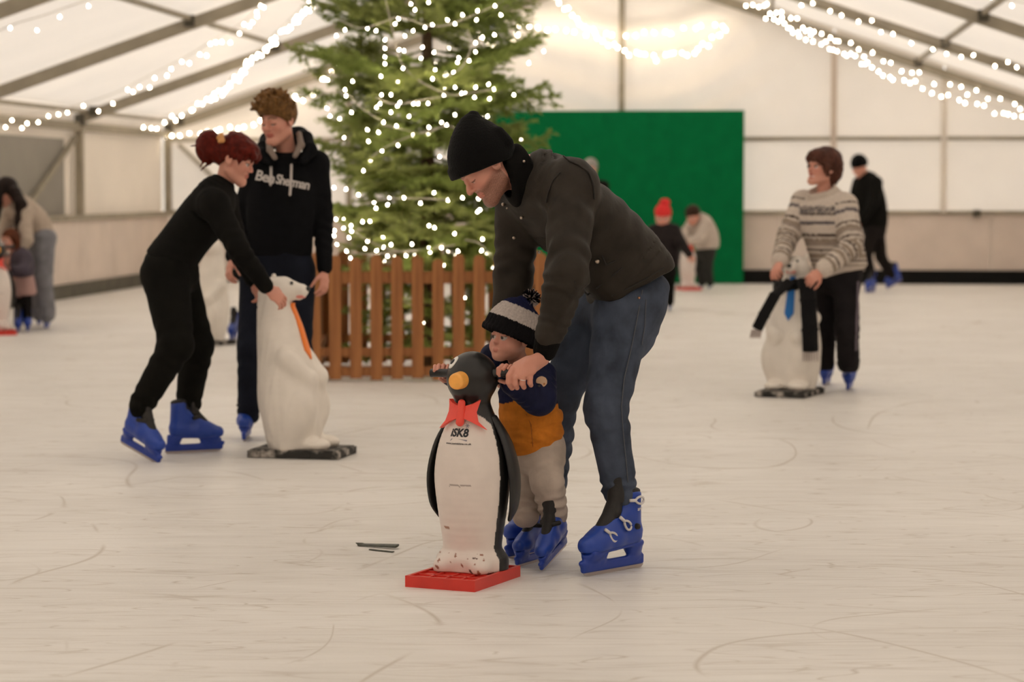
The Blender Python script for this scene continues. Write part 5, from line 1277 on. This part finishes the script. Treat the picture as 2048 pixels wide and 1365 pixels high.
hood_o = [o for o in r.children if o.name.startswith('hoodie')][0]
for me in f.print_:
    warp(me, lambda p: p - f.base); obj('chest_print', me, M_print, hood_o)

# ---------------- laughing skater in the patterned jumper
f = Fig('laughing skater in cream patterned jumper pushing the scarfed bear', G(1690, 782))
j = dict(hem=J(1682, 540, 15.75), waist=J(1672, 500, 15.75), chest=J(1655, 440, 15.72), upper=J(1650, 402, 15.72), neck=J(1647, 390, 15.72),
         sL=J(1690, 412, 15.62), eL=J(1704, 495, 15.50), wL=J(1648, 538, 15.36), sR=J(1606, 405, 15.82), eR=J(1578, 470, 15.75), wR=J(1560, 520, 15.52),
         hL=J(1692, 560, 15.68), kL=J(1694, 655, 15.66), aL=J(1697, 730, 15.78), hR=J(1658, 560, 15.82), kR=J(1648, 655, 15.85), aR=J(1646, 733, 15.95))
SD = V(.85, -.5, 0)
def jumper(v, t):
    cream, brown, grey = V(.60, .52, .45), V(.060, .038, .030), V(.10, .088, .095)
    L = np.zeros(len(v))                                   # distance down the body or along the sleeve
    zt = j['upper'][2] + .02
    L = zt - v[:, 2]
    for tg, a, b_, off in ((2, 'sL', 'eL', .10), (3, 'sR', 'eR', .10), (4, 'eL', 'wL', .37), (5, 'eR', 'wR', .33)):
        m = t == tg; ax = nrm(j[b_] - j[a]); L[m] = off + (v[m] - j[a]) @ ax
    c = np.tile(cream, (len(v), 1)); w = L + .004 * rough3(v, 120, 2, 4)
    s_ = rough3(v, 330, 9, 3)
    yoke = (w > .055) & (w < .105) & (t < 2); c[yoke] = np.where((s_[yoke] > -.1)[:, None], grey, cream * .7); c[(w > .103) & (w < .112)] = brown * .8
    c[(w > .150) & (w < .172)] = grey * 1.3
    for b0 in (.235, .33, .40, .47, .56):
        c[(w > b0) & (w < b0 + .014)] = brown; c[(w > b0 + .030) & (w < b0 + .060)] = V(.30, .24, .19) * (1 + .15 * s_[(w > b0 + .030) & (w < b0 + .060)])[:, None]
    c[(w > .285) & (w < .31)] = V(.32, .26, .22)
    hem = v[:, 2] < j['hem'][2] + .03; c[hem & (t < 2)] = cream
    return c
it = dress(f, j, M_knit, mat('black_track_trousers', (.014, .012, .013), .8, noise=.2, nscale=14, bump=.2, bscale=30), SD, .010, .011, torso=[(.180, .150), (.185, .158), (.185, .150), (.160, .120), (.085, .080)], hips=[(.15, .12), (.155, .125), (.14, .11)], sleeve=(.082, .072, .058), leg=(.088, .078, .074), top_name='jumper', topcol=jumper, amp=.004, hemcut=True)
stitched(f, it + 1, 'side_stripe', [(1716, 565), (1715, 610), (1713, 660), (1712, 700)], f.kids[it + 1][1], .009, mat('mauve_stripe', (.16, .13, .16), .8), -.004)
S = Sdf(); S.econe(J(1650, 402, 15.72), J(1643, 381, 15.70), (.140, .115), (.105, .092), SD, k=.01, cap=.35); S.econe(J(1646, 396, 15.71), J(1638, 362, 15.68), (.070, .064), (.095, .088), SD, k=.01, op='-'); f.sub(it, 'roll_collar', S, .009, mat('cream_knit', (.54, .46, .39), .95, bump=.45, bscale=120), 2)
f.head('woman', J(1646, 336, 15.70), V(-.86, -.48, .12), V(.16, .05, .98), 1.0, J(1648, 380, 15.72), brow=(.07, .03, .02), vox=.0055, smile=True, lips=(.72, .42, .42), bold=1.5)
S = Sdf(); cap_hair(f, S, .020); S.ell(f.hl(0, -.075, -.02), (.085, .06, .085), f.Rm, k=.03); S.ell(f.hl(0, .075, .078), (.065, .04, .030), f.Rm, k=.03); S.ell(f.hl(0, .055, -.058), (.098, .085, .085), f.Rm, k=.015, op='-')
for s_ in (-1, 1): S.limb([f.hl(s_ * .07, .05, .06), f.hl(s_ * .085, .035, .0), f.hl(s_ * .085, .015, -.05)], [.02, .018, .012], k=.02); S.limb([f.hl(s_ * .03, .085, .08), f.hl(s_ * .05, .09, .045), f.hl(s_ * .066, .075, .015)], [.018, .014, .008], k=.015)
hairmesh(f, S, .006, (.075, .028, .018), .006, 70)
S = Sdf(); d = nrm(j['wL'] - j['eL']); hand(S, j['wL'] + d * .04, d, V(.2, -.8, .5), .9, (.6, .8, .5), flip=-1); d = nrm(j['wR'] - j['eR']); hand(S, j['wR'] + d * .04, d, V(-.6, -.6, .5), .9, (.6, .8, .5)); f.hands(S, .005)
f.skate(G(1692, 786), G(1706, 774), .95); f.skate(G(1642, 776), G(1664, 764), .95)
f.finish()

# ---------------- distant skater in black by the back wall
f = Fig('distant skater in black coat and beanie gliding by the back wall', G(1755, 583))
j = dict(hem=J(1747, 452, 30.9), waist=J(1746, 425, 30.9), chest=J(1738, 388, 30.9), upper=J(1734, 362, 30.9), neck=J(1728, 347, 30.9),
         sL=J(1752, 366, 30.75), eL=J(1745, 410, 30.65), wL=J(1722, 440, 30.6), sR=J(1718, 366, 31.05), eR=J(1708, 402, 30.95), wR=J(1712, 432, 30.8),
         hL=J(1746, 462, 30.8), kL=J(1733, 512, 30.8), aL=J(1744, 560, 30.85), hR=J(1754, 462, 31.0), kR=J(1762, 515, 31.0), aR=J(1782, 550, 31.15))
dress(f, j, M_blackcloth, mat('black_brown_trousers', (.014, .011, .010), .9), V(.5, -.85, 0), .016, .016, torso=[(.19, .17), (.20, .18), (.21, .18), (.19, .14), (.08, .08)], hips=[(.16, .14), (.17, .15), (.15, .13)], sleeve=(.085, .075, .06), leg=(.10, .075, .06), top_name='coat')
f.head('man', J(1719, 334, 30.85), V(-.85, -.2, -.48), V(-.45, 0, .89), 1.0, J(1730, 352, 30.9), vox=.009)
S = Sdf(); cap_hair(f, S, .022); S.ell(J(1717, 322, 30.85), (.09, .10, .09), k=.03); S.plane_cut(J(1719, 335, 30.85), nrm(V(.25, 0, -.97))); f.cloth('beanie', S, .011, M_beanie)
S = Sdf(); d = nrm(j['wL'] - j['eL']); hand(S, j['wL'] + d * .03, d, V(0, -1, 0), 1, (.4, .5, .4)); d = nrm(j['wR'] - j['eR']); hand(S, j['wR'] + d * .03, d, V(0, -1, 0), 1, (.4, .5, .4)); f.hands(S, .007)
f.skate(J(1730, 582, 30.6), J(1752, 580, 30.95), 1.0, full=False); f.skate(J(1770, 575, 31.1), J(1808, 560, 31.35), 1.0, pitch=-.35, lift=.08, full=False)
f.finish()

# ---------------- stooping woman with long dark hair and the child in front of her
YL = 22.9
f = Fig('woman with long dark hair and cream jumper stooping over a child', G(90, 655))
j = dict(hem=J(80, 470, 22.95), waist=J(72, 445, 22.95), chest=J(52, 425, 22.9), upper=J(38, 408, 22.88), neck=J(26, 402, 22.86),
         sL=J(48, 428, 22.7), eL=J(54, 480, 22.6), wL=J(34, 506, 22.55), sR=J(22, 425, 23.05), eR=J(8, 470, 23.0), wR=J(4, 505, 22.8),
         hL=J(88, 480, 22.85), kL=J(86, 560, 22.8), aL=J(94, 628, 22.85), hR=J(80, 480, 23.1), kR=J(72, 560, 23.1), aR=J(78, 625, 23.2))
dress(f, j, mat('cream_fleece', (.46, .38, .31), .95, noise=.1, nscale=30, bump=.3, bscale=60), mat('pale_grey_jeans', (.19, .19, .21), .85, noise=.2, nscale=12), V(.4, -.9, 0), .013, .013, torso=[(.16, .13), (.17, .135), (.17, .13), (.15, .11), (.07, .07)], hips=[(.15, .12), (.17, .15), (.15, .13)], sleeve=(.075, .062, .05), leg=(.11, .09, .085), top_name='jumper', bottom_name='jeans')
f.head('woman', J(13, 385, 22.82), V(-.6, -.6, -.52), V(-.35, -.2, .9), 1.0, J(28, 404, 22.86), vox=.008)
S = Sdf(); cap_hair(f, S, .022); S.ell(f.hl(0, .06, -.05), (.08, .08, .075), f.Rm, k=.015, op='-')
S.limb([J(30, 385, 22.75), J(42, 410, 22.68), J(40, 440, 22.66), J(34, 466, 22.66)], [.06, .055, .05, .025], k=.03); S.limb([J(-4, 385, 22.75), J(-6, 410, 22.7), J(-4, 440, 22.7)], [.05, .045, .02], k=.03)
hairmesh(f, S, .009, (.016, .009, .007), .006, 60)
S = Sdf(); d = nrm(j['wL'] - j['eL']); hand(S, j['wL'] + d * .03, d, V(0, -.8, .5), .95, (.4, .6, .4)); d = nrm(j['wR'] - j['eR']); hand(S, j['wR'] + d * .03, d, V(0, -.8, .5), .95, (.4, .6, .4)); f.hands(S, .006)
f.skate(G(84, 662), G(104, 652), .97, full=False); f.skate(G(70, 655), G(88, 645), .97, full=False); f.finish()
f = Fig('small child in purple jacket and pink skirt beside a penguin aid', G(45, 664))
j = dict(hem=J(44, 552, 22.55), waist=J(44, 535, 22.55), chest=J(42, 520, 22.55), upper=J(36, 508, 22.55), neck=J(28, 500, 22.55),
         sL=J(52, 518, 22.45), eL=J(48, 540, 22.35), wL=J(28, 538, 22.3), sR=J(24, 518, 22.65), eR=J(12, 540, 22.6), wR=J(4, 545, 22.5),
         hL=J(52, 575, 22.5), kL=J(54, 608, 22.5), aL=J(55, 645, 22.52), hR=J(40, 575, 22.6), kR=J(38, 610, 22.58), aR=J(36, 648, 22.62))
dress(f, j, mat('purple_grey_jacket', (.055, .040, .060), .7, noise=.2, nscale=14), mat('black_leggings', (.012, .010, .010), .9), V(.6, -.8, 0), .011, .011, torso=[(.12, .10), (.13, .11), (.13, .11), (.11, .09), (.05, .05)], hips=[(.10, .08), (.10, .08), (.09, .07)], sleeve=(.055, .05, .04), leg=(.055, .045, .042), top_name='jacket', bottom_name='leggings', sho=.05)
S = Sdf(); S.loft([J(46, 548, 22.55), J(48, 568, 22.55), J(50, 588, 22.55)], [(.105, .09), (.12, .10), (.125, .105)], V(.6, -.8, 0), cap=.3); f.cloth('skirt', S, .011, mat('dusty_pink_skirt', (.42, .26, .24), .9))
f.head('child', J(20, 482, 22.52), V(-.7, -.7, -.1), V(-.1, 0, 1), .82, J(28, 503, 22.55), vox=.008)
S = Sdf(); cap_hair(f, S, .018); S.ell(f.hl(0, .06, -.05), (.085, .085, .085), f.Rm, k=.015, op='-'); S.limb([J(31, 480, 22.5), J(35, 500, 22.5)], [.045, .03], k=.03); hairmesh(f, S, .009, (.10, .03, .012), .005, 60)
S = Sdf(); hand(S, j['wL'], V(-1, -.1, 0), V(0, -.3, .9), .65, (.6, .8, .5)); hand(S, j['wR'], V(-1, -.1, 0), V(0, -.3, .9), .65, (.6, .8, .5)); f.hands(S, .005)
f.skate(G(50, 668), G(62, 658), .78, full=False); f.skate(G(32, 668), G(42, 660), .78, full=False); f.finish()

# ---------------- child in the red bobble hat
f = Fig('child in bright red bobble hat and black padded coat', G(1327, 622))
YK = 26.2
j = dict(hem=J(1330, 530, YK), waist=J(1330, 505, YK), chest=J(1329, 478, YK), upper=J(1327, 455, YK), neck=J(1325, 444, YK),
         sL=J(1350, 462, YK), eL=J(1364, 488, YK - .1), wL=J(1378, 508, YK - .18), sR=J(1307, 462, YK), eR=J(1301, 490, YK), wR=J(1304, 515, YK - .1),
         hL=J(1340, 545, YK), kL=J(1340, 575, YK), aL=J(1340, 605, YK), hR=J(1318, 545, YK), kR=J(1317, 575, YK), aR=J(1314, 605, YK))
dress(f, j, mat('black_padded_coat', (.016, .012, .012), .6, noise=.3, nscale=14, bump=.4, bscale=14), M_blackcloth, V(1, 0, 0), .012, .012, torso=[(.15, .12), (.16, .125), (.16, .125), (.12, .10), (.06, .06)], hips=[(.12, .1), (.13, .1), (.11, .09)], sleeve=(.065, .055, .045), leg=(.065, .05, .045), top_name='padded_coat', sho=.055)
f.head('child', J(1326, 436, YK), V(-.15, -.98, -.05), V(0, 0, 1), .92, J(1326, 455, YK), vox=.009)
S = Sdf(); cap_hair(f, S, .020); S.ell(f.hl(0, 0, .09), (.085, .09, .075), k=.03); S.plane_cut(f.hl(0, 0, .024), V(0, .15, -1)); S.ell(J(1330, 405, YK), (.058, .058, .045), k=.01)
f.cloth('bobble_hat', S, .010, mat('red_knit', (.72, .030, .030), .9, noise=.2, nscale=60, bump=.4, bscale=80), .004, 70)
S = Sdf(); hand(S, j['wL'], V(.5, -.2, -.8), V(0, -1, 0), .75, (.4, .5, .4)); hand(S, j['wR'], V(0, -.2, -1), V(0, -1, 0), .75, (.4, .5, .4)); v, q, t = S.build(.007); f.body.append((v, q, SKIN))
f.skate(G(1338, 626), G(1341, 617), .85, full=False); f.skate(G(1310, 626), G(1315, 617), .85, full=False); f.finish()
# ---------------- child in the pale coat stooping over the far penguin
f = Fig('stooping skater in pale coat in front of the green board', G(1408, 578))
YC = 30.6
j = dict(hem=J(1414, 495, YC), waist=J(1412, 478, YC), chest=J(1405, 455, YC), upper=J(1399, 440, YC), neck=J(1393, 434, YC - .02),
         sL=J(1412, 448, YC - .15), eL=J(1400, 478, YC - .25), wL=J(1382, 482, YC - .3), sR=J(1385, 448, YC + .15), eR=J(1372, 465, YC), wR=J(1370, 474, YC - .2),
         hL=J(1418, 505, YC - .08), kL=J(1416, 540, YC - .1), aL=J(1420, 565, YC - .05), hR=J(1404, 505, YC + .08), kR=J(1400, 540, YC + .05), aR=J(1404, 565, YC + .05))
dress(f, j, mat('pale_fleece_coat', (.50, .43, .37), .95, noise=.1, nscale=20), mat('dark_green_trousers', (.016, .016, .013), .9), V(.6, -.8, 0), .014, .014, torso=[(.17, .14), (.18, .16), (.17, .15), (.14, .11), (.06, .06)], hips=[(.14, .11), (.14, .12), (.12, .1)], sleeve=(.08, .07, .055), leg=(.075, .06, .055), top_name='coat', sho=.07)
f.head('child', J(1386, 432, YC - .12), V(-.55, -.7, -.45), V(-.35, -.3, .88), .95, J(1396, 440, YC - .04), vox=.010)
S = Sdf(); cap_hair(f, S, .020); S.ell(f.hl(0, .055, -.045), (.085, .08, .08), f.Rm, k=.015, op='-'); hairmesh(f, S, .010, (.035, .018, .010), .006, 60)
S = Sdf(); hand(S, j['wL'], V(-1, -.2, -.3), V(0, -.5, .8), .8, (.5, .7, .4)); hand(S, j['wR'], V(-.5, -.6, -.4), V(0, -.3, .9), .8, (.5, .7, .4)); f.hands(S, .007)
f.skate(G(1398, 580), G(1406, 574), .85, full=False); f.skate(G(1414, 582), G(1424, 574), .85, full=False); f.finish()
# ---------------- skaters almost hidden: behind the teenager, and by the green board behind the man
f = Fig('skater hidden behind the hooded teenager, one blue skate showing', G(500, 684))
YH = 21.0
j = dict(hem=J(525, 545, YH), waist=J(525, 520, YH), chest=J(522, 480, YH), upper=J(520, 450, YH), neck=J(518, 432, YH),
         sL=J(552, 458, YH), eL=J(562, 500, YH), wL=J(550, 535, YH - .1), sR=J(492, 458, YH), eR=J(482, 500, YH - .1), wR=J(488, 525, YH - .2),
         hL=J(542, 565, YH), kL=J(545, 615, YH), aL=J(548, 660, YH), hR=J(510, 565, YH), kR=J(500, 615, YH), aR=J(486, 658, YH + .05))
dress(f, j, M_blackcloth, M_darkdenim, V(1, 0, 0), .016, .016, torso=[(.13, .1), (.13, .11), (.14, .11), (.11, .09), (.05, .05)], hips=[(.12, .1), (.13, .11), (.11, .09)], sleeve=(.055, .05, .04), leg=(.07, .055, .05), sho=.05)
f.head('child', J(516, 412, YH), V(-.4, -.9, -.1), V(0, 0, 1), .92, J(518, 435, YH), vox=.011)
S = Sdf(); cap_hair(f, S, .018); S.ell(f.hl(0, .055, -.045), (.085, .08, .08), f.Rm, k=.015, op='-'); hairmesh(f, S, .011, (.05, .025, .012))
S = Sdf(); hand(S, j['wL'], V(0, -.3, -1), V(1, 0, 0), .75); hand(S, j['wR'], V(-.3, -.5, -.7), V(-1, 0, 0), .75); f.hands(S, .007)
f.skate(G(456, 684), G(478, 677), .9, full=False); f.skate(G(548, 688), G(552, 678), .9, full=False); f.finish()
f = Fig('grey-haired skater behind the bending man at the green board', G(1182, 582))
YH = 31.2
j = dict(hem=J(1182, 455, YH), waist=J(1182, 430, YH), chest=J(1182, 395, YH), upper=J(1182, 368, YH), neck=J(1182, 356, YH),
         sL=J(1208, 372, YH), eL=J(1214, 415, YH), wL=J(1210, 448, YH), sR=J(1156, 372, YH), eR=J(1150, 415, YH), wR=J(1154, 448, YH),
         hL=J(1194, 470, YH), kL=J(1194, 520, YH), aL=J(1194, 560, YH), hR=J(1172, 470, YH), kR=J(1172, 520, YH), aR=J(1172, 560, YH))
dress(f, j, M_blackcloth, M_darkdenim, V(1, 0, 0), .02, .02, torso=[(.17, .12), (.18, .13), (.19, .13), (.16, .11), (.07, .07)], hips=[(.16, .12), (.16, .12), (.14, .11)], sleeve=(.065, .055, .045))
f.head('man', J(1181, 338, YH), V(-.1, -1, -.1), V(0, 0, 1), 1.0, J(1182, 360, YH), vox=.012)
S = Sdf(); cap_hair(f, S, .018); S.ell(f.hl(0, .055, -.045), (.085, .08, .08), f.Rm, k=.015, op='-'); hairmesh(f, S, .011, (.30, .28, .26))
S = Sdf(); hand(S, j['wL'], V(0, -.1, -1), V(1, 0, 0), 1); hand(S, j['wR'], V(0, -.1, -1), V(-1, 0, 0), 1, flip=-1); f.hands(S, .009)
f.skate(G(1192, 584), G(1194, 577), .98, full=False); f.skate(G(1170, 584), G(1172, 577), .98, full=False); f.finish()

for n_ in ('black_beanie_knit', 'dark_waxed_jacket', 'black_cord_collar', 'blue_denim', 'dark_denim', 'black_jersey', 'black_hoodie_fleece', 'coloured_cloth', 'coloured_knit', 'black_joggers', 'black_track_trousers', 'hair', 'black_knit', 'cream_fleece', 'navy_sleeve', 'beige_trousers', 'black_brown_trousers', 'black_padded_coat', 'black_leggings'):
    MATS[n_].node_tree.nodes['Principled BSDF'].inputs['Specular IOR Level'].default_value = 0.12
